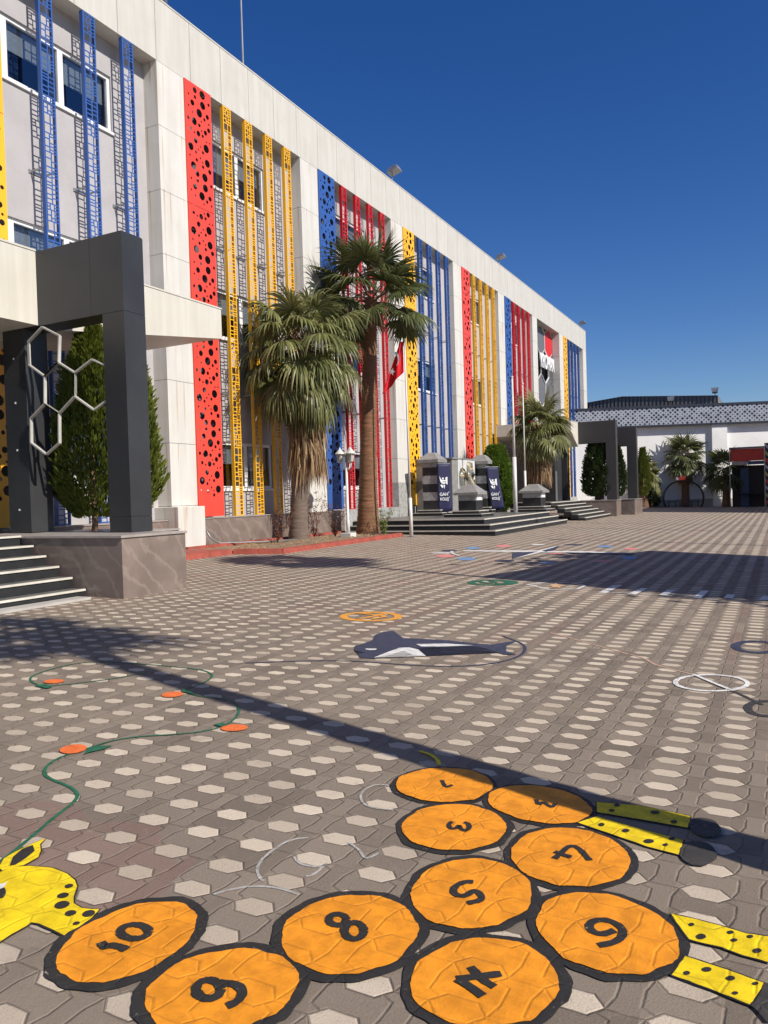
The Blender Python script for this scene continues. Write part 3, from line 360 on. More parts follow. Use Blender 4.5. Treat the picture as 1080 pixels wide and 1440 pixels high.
PL={'legs':[([(-0.757,3.43),(-0.579,3.473),(-0.37,3.451),(-0.368,3.33),(-0.528,3.329),(-0.732,3.326)],[[(-0.657,3.436),(-0.657,3.425),(-0.663,3.417),(-0.67,3.413),(-0.678,3.416),(-0.682,3.424),(-0.681,3.434),(-0.676,3.442),(-0.668,3.446),(-0.661,3.444)],[(-0.492,3.432),(-0.494,3.419),(-0.502,3.408),(-0.513,3.403),(-0.522,3.406),(-0.527,3.415),(-0.526,3.428),(-0.518,3.439),(-0.507,3.444),(-0.497,3.442)],[(-0.413,3.365),(-0.414,3.353),(-0.42,3.343),(-0.428,3.339),(-0.435,3.343),(-0.439,3.352),(-0.438,3.364),(-0.432,3.373),(-0.424,3.377),(-0.417,3.374)],[(-0.668,3.368),(-0.669,3.358),(-0.673,3.35),(-0.68,3.347),(-0.686,3.35),(-0.69,3.358),(-0.69,3.367),(-0.685,3.375),(-0.679,3.379),(-0.672,3.376)]]),([(-0.782,3.184),(-0.723,3.282),(-0.541,3.236),(-0.371,3.202),(-0.375,3.068),(-0.491,3.086),(-0.636,3.137)],[[(-0.677,3.208),(-0.677,3.197),(-0.682,3.188),(-0.689,3.185),(-0.696,3.188),(-0.7,3.197),(-0.7,3.208),(-0.695,3.217),(-0.688,3.22),(-0.681,3.217)],[(-0.575,3.194),(-0.576,3.183),(-0.582,3.174),(-0.591,3.17),(-0.599,3.172),(-0.603,3.181),(-0.602,3.192),(-0.596,3.201),(-0.588,3.206),(-0.579,3.203)],[(-0.472,3.139),(-0.474,3.126),(-0.483,3.115),(-0.494,3.109),(-0.505,3.112),(-0.51,3.121),(-0.508,3.134),(-0.5,3.145),(-0.488,3.151),(-0.478,3.148)],[(-0.419,3.131),(-0.42,3.123),(-0.424,3.116),(-0.43,3.113),(-0.436,3.115),(-0.438,3.122),(-0.438,3.13),(-0.433,3.137),(-0.427,3.14),(-0.422,3.138)],[(-0.402,3.197),(-0.403,3.188),(-0.408,3.181),(-0.415,3.177),(-0.421,3.179),(-0.424,3.186),(-0.423,3.195),(-0.418,3.202),(-0.411,3.206),(-0.405,3.204)]]),([(-0.349,2.626),(-0.269,2.626),(-0.19,2.62),(-0.124,2.609),(-0.06,2.623),(-0.054,2.545),(-0.062,2.479),(-0.129,2.484),(-0.188,2.499),(-0.28,2.499),(-0.316,2.563)],[[(-0.273,2.588),(-0.274,2.581),(-0.278,2.576),(-0.283,2.573),(-0.287,2.575),(-0.289,2.58),(-0.289,2.587),(-0.285,2.593),(-0.28,2.596),(-0.275,2.594)],[(-0.234,2.534),(-0.236,2.523),(-0.243,2.514),(-0.251,2.51),(-0.258,2.512),(-0.262,2.52),(-0.26,2.531),(-0.254,2.541),(-0.245,2.545),(-0.238,2.542)],[(-0.158,2.596),(-0.16,2.589),(-0.165,2.583),(-0.171,2.58),(-0.176,2.582),(-0.178,2.587),(-0.177,2.594),(-0.172,2.6),(-0.166,2.603),(-0.161,2.602)],[(-0.147,2.556),(-0.148,2.549),(-0.153,2.543),(-0.159,2.54),(-0.164,2.542),(-0.166,2.547),(-0.164,2.553),(-0.16,2.559),(-0.154,2.562),(-0.149,2.561)],[(-0.105,2.597),(-0.106,2.59),(-0.11,2.585),(-0.116,2.582),(-0.12,2.584),(-0.122,2.589),(-0.121,2.596),(-0.116,2.602),(-0.111,2.604),(-0.106,2.603)],[(-0.079,2.528),(-0.082,2.519),(-0.088,2.511),(-0.095,2.507),(-0.101,2.509),(-0.104,2.516),(-0.102,2.525),(-0.096,2.533),(-0.088,2.537),(-0.082,2.535)]]),([(-0.281,2.404),(-0.171,2.388),(-0.07,2.367),(-0.102,2.25),(-0.196,2.274),(-0.305,2.293)],[[(-0.259,2.321),(-0.26,2.314),(-0.264,2.309),(-0.269,2.306),(-0.274,2.308),(-0.276,2.313),(-0.275,2.32),(-0.271,2.326),(-0.266,2.328),(-0.262,2.327)],[(-0.206,2.366),(-0.207,2.357),(-0.213,2.35),(-0.221,2.346),(-0.228,2.347),(-0.231,2.353),(-0.229,2.362),(-0.223,2.369),(-0.215,2.373),(-0.209,2.372)],[(-0.143,2.352),(-0.145,2.343),(-0.151,2.336),(-0.158,2.333),(-0.164,2.334),(-0.167,2.34),(-0.165,2.348),(-0.159,2.356),(-0.152,2.359),(-0.146,2.358)],[(-0.132,2.285),(-0.133,2.28),(-0.137,2.275),(-0.142,2.273),(-0.146,2.274),(-0.148,2.278),(-0.146,2.283),(-0.143,2.288),(-0.138,2.29),(-0.134,2.289)],[(-0.084,2.355),(-0.085,2.349),(-0.089,2.344),(-0.094,2.342),(-0.098,2.343),(-0.1,2.347),(-0.098,2.353),(-0.094,2.358),(-0.089,2.36),(-0.085,2.359)]])],'feet':[[(-0.245,3.36),(-0.246,3.332),(-0.252,3.306),(-0.264,3.286),(-0.28,3.273),(-0.298,3.268),(-0.317,3.272),(-0.335,3.285),(-0.351,3.305),(-0.362,3.33),(-0.368,3.36),(-0.368,3.389),(-0.362,3.417),(-0.35,3.439),(-0.333,3.453),(-0.314,3.457),(-0.294,3.452),(-0.275,3.438),(-0.26,3.416),(-0.249,3.39)],[(-0.245,3.125),(-0.246,3.09),(-0.253,3.059),(-0.265,3.032),(-0.281,3.012),(-0.299,3.002),(-0.319,3.001),(-0.337,3.011),(-0.354,3.03),(-0.366,3.056),(-0.372,3.088),(-0.373,3.123),(-0.367,3.157),(-0.355,3.186),(-0.339,3.208),(-0.319,3.219),(-0.298,3.219),(-0.278,3.207),(-0.262,3.186),(-0.251,3.158)],[(-0.068,2.368),(-0.034,2.37),(0.009,2.325),(-0.001,2.227),(-0.058,2.192),(-0.097,2.249)]],'head':[(-2.58,1.799),(-2.596,1.843),(-2.592,1.889),(-2.535,1.925),(-2.446,1.951),(-2.36,1.944),(-2.294,1.922),(-2.253,1.896),(-2.206,1.84),(-2.171,1.81),(-2.123,1.801),(-2.084,1.811),(-2.062,1.822),(-2.043,1.774),(-2.038,1.717),(-2.045,1.681),(-2.041,1.662),(-2.103,1.669),(-2.17,1.673),(-2.2,1.667),(-2.196,1.64),(-2.199,1.589),(-2.194,1.548),(-2.204,1.501),(-2.255,1.476),(-2.452,1.592),(-2.555,1.71)],'ear':[(-2.63,1.862),(-2.677,1.919),(-2.688,1.979),(-2.686,2.061),(-2.678,2.111),(-2.655,2.064),(-2.604,2.026),(-2.566,1.984),(-2.562,1.917),(-2.589,1.887),(-2.598,1.855)],'ear_in':[(-2.601,1.887),(-2.654,1.942),(-2.679,2.002),(-2.671,2.043),(-2.62,2.012),(-2.599,1.957),(-2.589,1.904)],'spots':[[(-2.266,1.892),(-2.262,1.885),(-2.262,1.878),(-2.265,1.872),(-2.272,1.868),(-2.28,1.868),(-2.287,1.872),(-2.292,1.878),(-2.292,1.885),(-2.288,1.892),(-2.281,1.895),(-2.273,1.895)],[(-2.228,1.84),(-2.223,1.832),(-2.223,1.823),(-2.228,1.815),(-2.237,1.81),(-2.247,1.81),(-2.257,1.814),(-2.262,1.822),(-2.262,1.831),(-2.257,1.84),(-2.248,1.845),(-2.237,1.845)],[(-2.177,1.8),(-2.17,1.789),(-2.169,1.777),(-2.175,1.766),(-2.186,1.76),(-2.2,1.76),(-2.212,1.766),(-2.22,1.777),(-2.221,1.789),(-2.215,1.8),(-2.203,1.806),(-2.19,1.806)],[(-2.112,1.772),(-2.107,1.764),(-2.107,1.756),(-2.112,1.748),(-2.121,1.743),(-2.131,1.743),(-2.139,1.747),(-2.145,1.755),(-2.145,1.764),(-2.14,1.772),(-2.131,1.776),(-2.121,1.776)],[(-2.055,1.799),(-2.049,1.79),(-2.049,1.779),(-2.054,1.77),(-2.063,1.765),(-2.074,1.765),(-2.084,1.77),(-2.09,1.779),(-2.091,1.79),(-2.085,1.799),(-2.076,1.804),(-2.065,1.804)],[(-2.05,1.732),(-2.048,1.728),(-2.048,1.723),(-2.051,1.718),(-2.056,1.716),(-2.062,1.715),(-2.067,1.718),(-2.07,1.722),(-2.07,1.727),(-2.067,1.732),(-2.061,1.735),(-2.055,1.735)]],'eye':[(-2.442,1.754),(-2.428,1.741),(-2.419,1.729),(-2.419,1.721),(-2.427,1.717),(-2.441,1.719),(-2.459,1.726),(-2.478,1.737),(-2.493,1.75),(-2.502,1.763),(-2.502,1.772),(-2.494,1.776),(-2.479,1.774),(-2.461,1.766)],'lash':[(-2.516,1.779),(-2.499,1.787),(-2.502,1.806),(-2.474,1.769),(-2.478,1.757)],'antenna':[(-1.744,3.701),(-1.673,3.682),(-1.602,3.621),(-1.568,3.554)],'vine':[(-2.676,1.901),(-2.707,1.994),(-2.775,2.157),(-2.823,2.262),(-2.879,2.422),(-2.931,2.497),(-3.044,2.549),(-3.223,2.576),(-3.313,2.611),(-3.397,2.694),(-3.444,2.824),(-3.417,2.975),(-3.402,3.129),(-3.324,3.252),(-3.178,3.352),(-3.044,3.468),(-2.988,3.615),(-3.025,3.774),(-3.125,3.948),(-3.278,4.082),(-3.456,4.108),(-3.594,4.082),(-3.741,4.129),(-3.81,4.192),(-3.797,4.345),(-3.83,4.501),(-3.926,4.64),(-4.123,4.724),(-4.534,4.691),(-5.049,4.62),(-5.231,4.453),(-5.233,4.197),(-5.168,3.988),(-5.023,3.875),(-4.819,3.815),(-4.691,3.939),(-4.528,4.186),(-4.425,4.462)],'fruit':[[(-4.798,3.994),(-4.782,3.974),(-4.779,3.95),(-4.787,3.927),(-4.806,3.907),(-4.832,3.893),(-4.863,3.888),(-4.893,3.892),(-4.917,3.905),(-4.933,3.925),(-4.938,3.949),(-4.93,3.973),(-4.911,3.993),(-4.884,4.007),(-4.852,4.012),(-4.822,4.008)],[(-3.721,4.084),(-3.706,4.059),(-3.702,4.03),(-3.709,4.003),(-3.726,3.98),(-3.751,3.967),(-3.78,3.963),(-3.809,3.97),(-3.833,3.988),(-3.849,4.013),(-3.854,4.042),(-3.847,4.07),(-3.83,4.093),(-3.804,4.107),(-3.774,4.111),(-3.745,4.102)],[(-2.84,3.656),(-2.83,3.633),(-2.832,3.607),(-2.845,3.582),(-2.868,3.562),(-2.896,3.55),(-2.927,3.547),(-2.955,3.554),(-2.976,3.571),(-2.987,3.594),(-2.986,3.62),(-2.973,3.646),(-2.95,3.666),(-2.921,3.679),(-2.889,3.681),(-2.861,3.673)],[(-3.427,2.984),(-3.408,2.96),(-3.4,2.932),(-3.402,2.905),(-3.416,2.882),(-3.438,2.867),(-3.467,2.862),(-3.496,2.867),(-3.523,2.883),(-3.543,2.906),(-3.552,2.934),(-3.55,2.962),(-3.537,2.986),(-3.513,3.002),(-3.484,3.007),(-3.454,3.001)]],'leaf':[[(-4.873,3.79),(-4.854,3.866),(-4.722,3.826),(-4.719,3.778),(-4.811,3.785)],[(-3.843,4.201),(-3.717,4.155),(-3.617,4.094),(-3.7,4.109),(-3.767,4.117)],[(-3.063,3.609),(-3.036,3.662),(-2.973,3.634),(-2.99,3.592),(-3.024,3.599)],[(-3.4,2.969),(-3.388,3.022),(-3.321,3.068),(-3.314,3.009),(-3.345,2.929),(-3.347,2.892)]],'chalk':[[(-1.727,2.588),(-1.78,2.547),(-1.794,2.453),(-1.789,2.369),(-1.763,2.289),(-1.709,2.237),(-1.678,2.224)],[(-1.785,2.073),(-1.749,2.131),(-1.687,2.187),(-1.601,2.21),(-1.517,2.203)],[(-1.688,2.428),(-1.64,2.389),(-1.577,2.389),(-1.542,2.416),(-1.549,2.443),(-1.541,2.348),(-1.562,2.318)],[(-1.559,2.623),(-1.483,2.581),(-1.429,2.522),(-1.407,2.596)],[(-1.535,2.974),(-1.641,2.952),(-1.716,3.002),(-1.765,3.1),(-1.75,3.203),(-1.683,3.219)]],'ring_orange':[(-3.796,7.622),(-3.775,7.563),(-3.77,7.501),(-3.78,7.441),(-3.804,7.384),(-3.842,7.333),(-3.891,7.291),(-3.949,7.259),(-4.014,7.239),(-4.082,7.231),(-4.151,7.237),(-4.217,7.256),(-4.277,7.288),(-4.328,7.33),(-4.367,7.382),(-4.392,7.441),(-4.402,7.504),(-4.395,7.567),(-4.372,7.628),(-4.334,7.683),(-4.283,7.729),(-4.22,7.763),(-4.151,7.784),(-4.078,7.79),(-4.006,7.781),(-3.939,7.758),(-3.879,7.723),(-3.831,7.676)],'ring_orange_in':[[(-4.339,7.648),(-4.127,7.608),(-3.899,7.579),(-3.992,7.358)],[(-4.12,7.304),(-4.058,7.481),(-4.022,7.716)]],'whale':[(-3.421,6.309),(-3.519,6.533),(-3.526,6.732),(-3.455,6.809),(-3.201,6.509),(-2.959,6.561),(-2.729,6.579),(-2.485,6.546),(-2.337,6.553),(-2.261,6.713),(-2.185,6.796),(-2.202,6.545),(-2.139,6.344),(-2.006,6.229),(-2.109,6.201),(-2.276,6.328),(-2.403,6.429),(-2.627,6.331),(-2.875,6.157),(-3.023,6.064),(-3.031,5.776),(-3.043,5.62),(-3.159,5.593),(-3.251,5.722),(-3.223,5.795),(-3.362,5.851),(-3.439,6.003),(-3.421,6.137)],'belly':[(-3.05,5.633),(-3.049,5.811),(-3.031,6.079),(-2.958,6.129),(-2.851,6.084),(-2.677,5.865),(-2.795,5.863),(-2.945,5.989),(-2.99,5.769)],'belly2':[(-2.965,6.288),(-2.739,6.416),(-2.475,6.445),(-2.688,6.295),(-2.88,6.21)],'weye':[(-3.294,5.935),(-3.243,5.939),(-3.199,5.968),(-3.18,5.921),(-3.223,5.884),(-3.271,5.9)],'wline':[(-3.929,5.049),(-3.664,5.23),(-3.456,5.355),(-3.306,5.422),(-3.068,5.496),(-2.805,5.511),(-2.482,5.564),(-2.203,5.704),(-2.035,5.931),(-1.972,6.202),(-1.997,6.451),(-2.088,6.691),(-2.255,6.867),(-2.394,6.997)],'ring_white':[(-0.243,5.977),(-0.246,5.928),(-0.257,5.878),(-0.276,5.83),(-0.302,5.784),(-0.335,5.743),(-0.372,5.707),(-0.412,5.678),(-0.455,5.658),(-0.499,5.645),(-0.542,5.642),(-0.582,5.649),(-0.619,5.664),(-0.651,5.688),(-0.677,5.72),(-0.695,5.759),(-0.705,5.804),(-0.706,5.854),(-0.698,5.905),(-0.68,5.956),(-0.655,6.006),(-0.622,6.051),(-0.582,6.091),(-0.539,6.123),(-0.492,6.145),(-0.445,6.157),(-0.399,6.159),(-0.356,6.15),(-0.319,6.13),(-0.288,6.102),(-0.265,6.066),(-0.25,6.024)],'slash':[(-0.618,6.108),(-0.464,5.895),(-0.323,5.717)],'rope':[(-2.02,7.343),(-1.707,7.085),(-1.276,6.718),(-1.011,6.527),(-0.928,6.335),(-0.774,6.221),(-0.618,6.108)],'ring_navy':[(-0.066,7.42),(-0.071,7.351),(-0.086,7.285),(-0.11,7.225),(-0.142,7.176),(-0.179,7.141),(-0.219,7.121),(-0.26,7.118),(-0.299,7.133),(-0.333,7.163),(-0.361,7.209),(-0.38,7.266),(-0.389,7.333),(-0.386,7.403),(-0.373,7.473),(-0.349,7.537),(-0.316,7.591),(-0.277,7.63),(-0.234,7.651),(-0.19,7.653),(-0.15,7.635),(-0.115,7.599),(-0.088,7.549),(-0.072,7.488)],'ring_dark':[(-0.009,5.388),(-0.013,5.34),(-0.023,5.294),(-0.04,5.253),(-0.061,5.218),(-0.085,5.193),(-0.111,5.179),(-0.138,5.176),(-0.163,5.184),(-0.185,5.205),(-0.202,5.235),(-0.214,5.274),(-0.22,5.32),(-0.218,5.368),(-0.208,5.416),(-0.193,5.461),(-0.171,5.498),(-0.145,5.526),(-0.117,5.542),(-0.089,5.544),(-0.063,5.533),(-0.04,5.51),(-0.023,5.476),(-0.013,5.434)],'dline':[(-0.323,5.717),(-0.229,5.583),(-0.14,5.435)],'star_w':[[(-6.496,16.423),(-4.899,16.938),(-4.764,16.468),(-6.414,16.214)],[(-4.899,16.938),(-4.852,18.472),(-4.684,16.495),(-4.775,14.7),(-4.88,16.265)],[(-4.838,16.726),(-3.828,17.055),(-2.822,16.784),(-3.747,16.692),(-4.75,16.418)]],'star_n':[[(-4.775,14.7),(-5.241,16.146),(-4.823,16.674)],[(-4.786,16.858),(-4.808,18.485),(-4.586,17.277),(-4.618,16.572)],[(-4.192,16.601),(-2.813,16.734),(-2.765,16.442),(-4.052,16.377)]],'patch':[('pink',[(-5.89,18.084),(-5.854,17.891),(-5.876,17.738),(-5.949,17.662),(-6.055,17.682),(-6.166,17.795),(-6.254,17.971),(-6.294,18.167),(-6.274,18.328),(-6.199,18.408),(-6.089,18.385),(-5.976,18.265)]),('blue',[(-6.387,17.264),(-6.346,17.085),(-6.361,16.942),(-6.427,16.871),(-6.527,16.889),(-6.636,16.993),(-6.725,17.158),(-6.77,17.34),(-6.757,17.489),(-6.689,17.565),(-6.585,17.543),(-6.474,17.432)]),('navy',[(-6.616,16.384),(-6.587,16.245),(-6.614,16.129),(-6.688,16.066),(-6.791,16.071),(-6.897,16.145),(-6.976,16.267),(-7.009,16.408),(-6.983,16.528),(-6.907,16.594),(-6.8,16.587),(-6.694,16.509)]),('white',[(-6.461,15.799),(-6.454,15.69),(-6.515,15.59),(-6.627,15.523),(-6.761,15.508),(-6.882,15.549),(-6.958,15.635),(-6.968,15.745),(-6.908,15.848),(-6.793,15.916),(-6.656,15.931),(-6.534,15.887)]),('pink',[(-6.136,15.055),(-6.099,14.891),(-6.124,14.756),(-6.204,14.683),(-6.317,14.69),(-6.436,14.777),(-6.529,14.922),(-6.571,15.088),(-6.548,15.23),(-6.466,15.307),(-6.348,15.297),(-6.226,15.204)]),('blue',[(-5.473,14.551),(-5.437,14.38),(-5.46,14.239),(-5.534,14.165),(-5.642,14.176),(-5.756,14.269),(-5.846,14.423),(-5.887,14.597),(-5.867,14.745),(-5.79,14.824),(-5.677,14.81),(-5.561,14.71)]),('navy',[(-4.636,14.391),(-4.628,14.284),(-4.67,14.191),(-4.749,14.135),(-4.846,14.129),(-4.935,14.177),(-4.993,14.266),(-5.003,14.373),(-4.962,14.469),(-4.88,14.527),(-4.781,14.532),(-4.691,14.481)]),('blue',[(-3.792,14.262),(-3.785,14.162),(-3.817,14.077),(-3.878,14.028),(-3.952,14.029),(-4.021,14.079),(-4.065,14.165),(-4.074,14.267),(-4.043,14.354),(-3.981,14.405),(-3.904,14.403),(-3.835,14.351)]),('pink',[(-2.872,14.921),(-2.876,14.814),(-2.924,14.72),(-3.004,14.664),(-3.094,14.661),(-3.171,14.71),(-3.215,14.801),(-3.213,14.909),(-3.165,15.005),(-3.084,15.063),(-2.992,15.066),(-2.914,15.013)]),('navy',[(-4.365,19.037),(-4.372,18.929),(-4.438,18.833),(-4.543,18.773),(-4.662,18.765),(-4.762,18.811),(-4.817,18.9),(-4.811,19.008),(-4.746,19.107),(-4.638,19.169),(-4.518,19.176),(-4.418,19.127)]),('blue',[(-3.576,18.665),(-3.57,18.503),(-3.614,18.371),(-3.695,18.302),(-3.793,18.315),(-3.882,18.406),(-3.938,18.552),(-3.947,18.717),(-3.903,18.854),(-3.82,18.926),(-3.719,18.911),(-3.63,18.815)]),('pink',[(-2.924,18.048),(-2.921,17.899),(-2.955,17.78),(-3.02,17.72),(-3.096,17.735),(-3.166,17.821),(-3.21,17.957),(-3.217,18.108),(-3.182,18.232),(-3.116,18.295),(-3.037,18.278),(-2.967,18.187)]),('blue',[(-2.579,15.778),(-2.566,15.576),(-2.595,15.418),(-2.656,15.344),(-2.734,15.37),(-2.81,15.492),(-2.864,15.68),(-2.881,15.887),(-2.854,16.055),(-2.791,16.135),(-2.709,16.104),(-2.631,15.972)]),('white',[(-5.25,18.768),(-5.244,18.664),(-5.282,18.575),(-5.355,18.525),(-5.442,18.526),(-5.521,18.579),(-5.571,18.671),(-5.579,18.776),(-5.541,18.867),(-5.468,18.918),(-5.379,18.916),(-5.299,18.861)]),('pink',[(-4.156,16.289),(-4.152,16.185),(-4.191,16.095),(-4.261,16.044),(-4.345,16.044),(-4.421,16.095),(-4.468,16.185),(-4.474,16.29),(-4.436,16.382),(-4.364,16.435),(-4.278,16.434),(-4.202,16.38)])],'path_w':[[(-6.646,16.138),(-6.462,15.632),(-6.04,15.037)],[(-6.916,15.593),(-6.772,15.809),(-6.377,15.883)]],'ring_green':[(-3.571,11.058),(-3.559,10.994),(-3.562,10.927),(-3.58,10.862),(-3.613,10.801),(-3.657,10.748),(-3.712,10.704),(-3.775,10.672),(-3.842,10.653),(-3.911,10.649),(-3.979,10.659),(-4.041,10.683),(-4.096,10.72),(-4.14,10.769),(-4.17,10.827),(-4.186,10.891),(-4.186,10.959),(-4.17,11.027),(-4.138,11.091),(-4.093,11.148),(-4.035,11.194),(-3.969,11.228),(-3.898,11.246),(-3.826,11.25),(-3.757,11.237),(-3.694,11.21),(-3.64,11.17),(-3.598,11.118)],'ring_green_in':[[(-4.104,10.985),(-3.902,10.775),(-3.815,10.964),(-3.955,11.097)],[(-3.795,10.816),(-3.646,10.823),(-3.668,11.074),(-3.789,11.16)]],'hexline':[(-3.326,10.897),(-2.872,10.456),(-2.539,10.656),(-2.528,11.06),(-2.78,11.312),(-3.14,11.225)],'tan_star':[(-3.001,10.827),(-2.959,10.99),(-2.981,11.183),(-2.894,11.016),(-2.78,10.962),(-2.824,10.824),(-2.773,10.656),(-2.874,10.756),(-2.923,10.643),(-2.932,10.805)],'hop':[[(-2.145,10.387),(-2.114,11.212)],[(-2.114,11.212),(-2.055,11.235)],[(-1.772,10.387),(-1.716,11.072)],[(-1.39,10.43),(-1.361,11.009)],[(-1.361,11.009),(-1.296,10.995)],[(-0.976,10.318),(-0.946,11.095)],[(-0.627,10.459),(-0.614,10.814)],[(-0.241,10.448),(-0.189,10.842)]],'hop_thin':[[(-2.045,10.465),(-1.771,10.461)],[(-1.292,10.506),(-0.968,10.459)]]}
CAMP=(0.477271,0.019514,-0.029625,1085.621)
# ================================================================== THE SETTING
def ground_sheet():
    mb = MB(); xs = [-60, 60]; 
    mb.add([(-60, -20, gz(-60)), (60, -20, gz(60)), (60, 130, gz(60)), (-60, 130, gz(-60))], [(0, 1, 2, 3)])
    o = mb.build('yard_pavement', 'paving_blocks'); tag(o, kind='structure')
    t = MB(); t.add([(-1500, -1500, -1.6), (1500, -1500, -1.6), (1500, 1500, -1.6), (-1500, 1500, -1.6)], [(0, 1, 2, 3)])
    tag(t.build('terrain', 'terrain_soil'), kind='structure')
ground_sheet()
# ================================================================== THE SCHOOL BUILDING
XF, XW = -12.777, -13.2
ZT, ZF = 13.19, 11.73
W0, BW = 14.757, 6.083
school = thing('school_building', (XF, 33, 0.24), 'long three storey school block in pale cladding with red, yellow and blue metal screens', 'building')
# window openings: (y0, y1) per bay, three storeys
ROWS = [(1.74, 3.0), (5.76, 7.05), (9.72, 10.97)]
bays = [(-6.0, 1.0, 0, None)]
def bay_geo(n):
    P = W0 + BW * n
    return P
openings = [(8.85, 12.83)] + [(W0 + BW * n + 0.2, W0 + BW * n + 3.79) for n in (0, 1, 2, 3, 4, 6)]
ends = [(-6.0, 8.0)]
wall = MB()
ycur = -6.0
for (a, b) in openings[:-1] + [(45.19, 50.27)] + openings[-1:]:
    if a - ycur > 0: wall.box(-13.6, XW, ycur, a, -0.5, ZF + 0.2)
    zc = -0.5
    for (z0, z1) in (ROWS if a < 45 or a > 50 else [(5.4, ZF + .19)]) + [(ZF + 0.2, None)]:
        wall.box(-13.6, XW, a, b, zc, z0)
        zc = z1
    ycur = b
wall.box(-13.6, XW, ycur, 57.9, -0.5, ZF + 0.2)
wall.build('wall', 'render_wall', school)
for n in (-1, 0, 1, 2, 3, 4, 6):
    P_ = 8.76 if n == -1 else W0 + BW * n
    MB().box(XW + .002, XW + .006, P_, P_ + 0.93, 1.02, ZF - .01).build('wall_shade_strip', 'sign_grey', school)  # dark strip stands in for the shade behind each perforated panel
MB().box(-30, -14.9, -6, 57.8, -0.5, 13.0).box(-14.9, -14.3, -6, 45.0, -0.5, 13.0).box(-14.9, -14.3, 50.4, 57.8, -0.5, 13.0).box(-14.3, -13.62, -6, 57.8, 11.6, 12.9).build('core', 'interior_dark', school)
MB().box(-30, -12.95, -6.0, 57.9, 12.9, 13.12).build('roof', 'roof_gravel', school)
for (a, b) in openings:
    for (z0, z1) in ROWS:
        fr = MB(); w = 0.075; xo = XW - 0.05; xi = XW - 0.12
        fr.box(xi, xo, a, b, z0, z0 + w).box(xi, xo, a, b, z1 - w, z1).box(xi, xo, a, a + w, z0 + w, z1 - w).box(xi, xo, b - w, b, z0 + w, z1 - w)
        n = 3
        for k in range(1, n):
            y = a + (b - a) * k / n; fr.box(xi, xo, y - w * 0.9, y + w * 0.9, z0 + w, z1 - w)
        win = fr.build('window', 'white_frame', school)
        MB().box(XW - 0.099, XW - 0.09, a + w + .002, b - w - .002, z0 + w + .002, z1 - w - .002).build('pane', 'window_glass', win)
        bl = MB(); 
        for k in range(n):
            ya = a + (b - a) * k / n + 0.1; yb = a + (b - a) * (k + 1) / n - 0.1
            drop = random.choice([0.45, 0.5, 0.95, 0.6]); bl.box(XW - 0.19, XW - 0.18, ya, yb, z1 - w - (z1 - z0 - 2 * w) * drop, z1 - w)
        bl.build('blind', 'blind', win)
        MB().box(XW - 0.05, XW + 0.05, a - 0.05, b + 0.05, z0 - 0.06, z0 - 0.002).build('sill', 'white_frame', win)
# fascia: separate cladding sheets with open joints
fa = MB(); fa.box(-13.3, XF - 0.02, -6, 57.9, ZF + 0.03, ZT - 0.02, 1)
y = 12.68 - 1.175 * 16
while y < 58:
    y1 = min(y + 1.175, 58.05)
    fa.box(XF - 0.03, XF, y + 0.006, y1 - 0.006, ZF + 0.0, ZT); y += 1.175
fa.box(-13.3, XF - 0.03, -6, 57.9, ZF, ZF + 0.03)
fa.box(-13.4, XF + 0.012, -6, 58.07, ZT, ZT + 0.035)
fa.build('fascia', ['cladding_fascia', 'interior_dark'], school)
pillars = [(6.9, 7.72)] + [(13.85, 14.757)] + [(W0 + BW * n + 5.11, W0 + BW * (n + 1)) for n in range(6)] + [(57.0, 58.05)]
for i, (a, b) in enumerate(pillars):
    p = MB(); p.box(-14.88 if i in (6, 7) else -14.2, XF - 0.03, a + 0.02, b - 0.02 , -0.4, ZF, 1)
    z = 1.33 - 1.49 * 1
    zs = [1.0 if i > 0 else 1.0, 1.33, 2.82, 4.31, 5.80, 7.25, 8.74, 10.24, ZF - 0.001]
    for z0, z1 in zip(zs[:-1], zs[1:]):
        p.box(XF - 0.03, XF - 0.0015, a, b, z0 + 0.005, z1 - 0.005)       # front sheet
        p.box(-13.62, XF - 0.031, a, a + 0.019, z0 + 0.005, z1 - 0.005)    # side facing the camera
        p.box(-13.62, XF - 0.031, b - 0.019, b, z0 + 0.005, z1 - 0.005)
    p.build('pillar', ['cladding_pillar', 'interior_dark'], school)
    if i == 3: MB().box(-13.3, XF + 0.008, a - 0.01, b + 0.004, 0.6, 1.93).build('pillar_base_or_shade', 'granite_band', school)  # darker box stands in for a shadow on the foot of this pillar
MB().box(-13.25, -12.47, 13.72, 14.66, 0.2, 1.31).build('pillar_base_or_shade', 'cladding_pillar', school, bevel=0.01)
MB().box(-30, -14.3, 57.8, 58.0, -0.4, ZT - 0.1).build('end_wall', 'render_wall', school)
# plinth
pl = MB(); pl.box(-13.5, XF - 0.012, 9.4, 13.7, -0.3, 0.985).box(-13.5, XF - 0.012, 14.67, 21.9, -0.3, 0.985); pl.build('plinth', 'marble', school)
MB().box(-13.5, XF + 0.008, 14.67, 21.9, 0.985, 1.012).box(-13.5, XF + 0.008, 9.4, 13.7, 0.985, 1.012).build('coping', 'marble_cap', school)
MB().box(-13.5, XF - 0.014, 21.9, 57.9, -0.3, 1.005).build('plinth', 'granite_band', school)
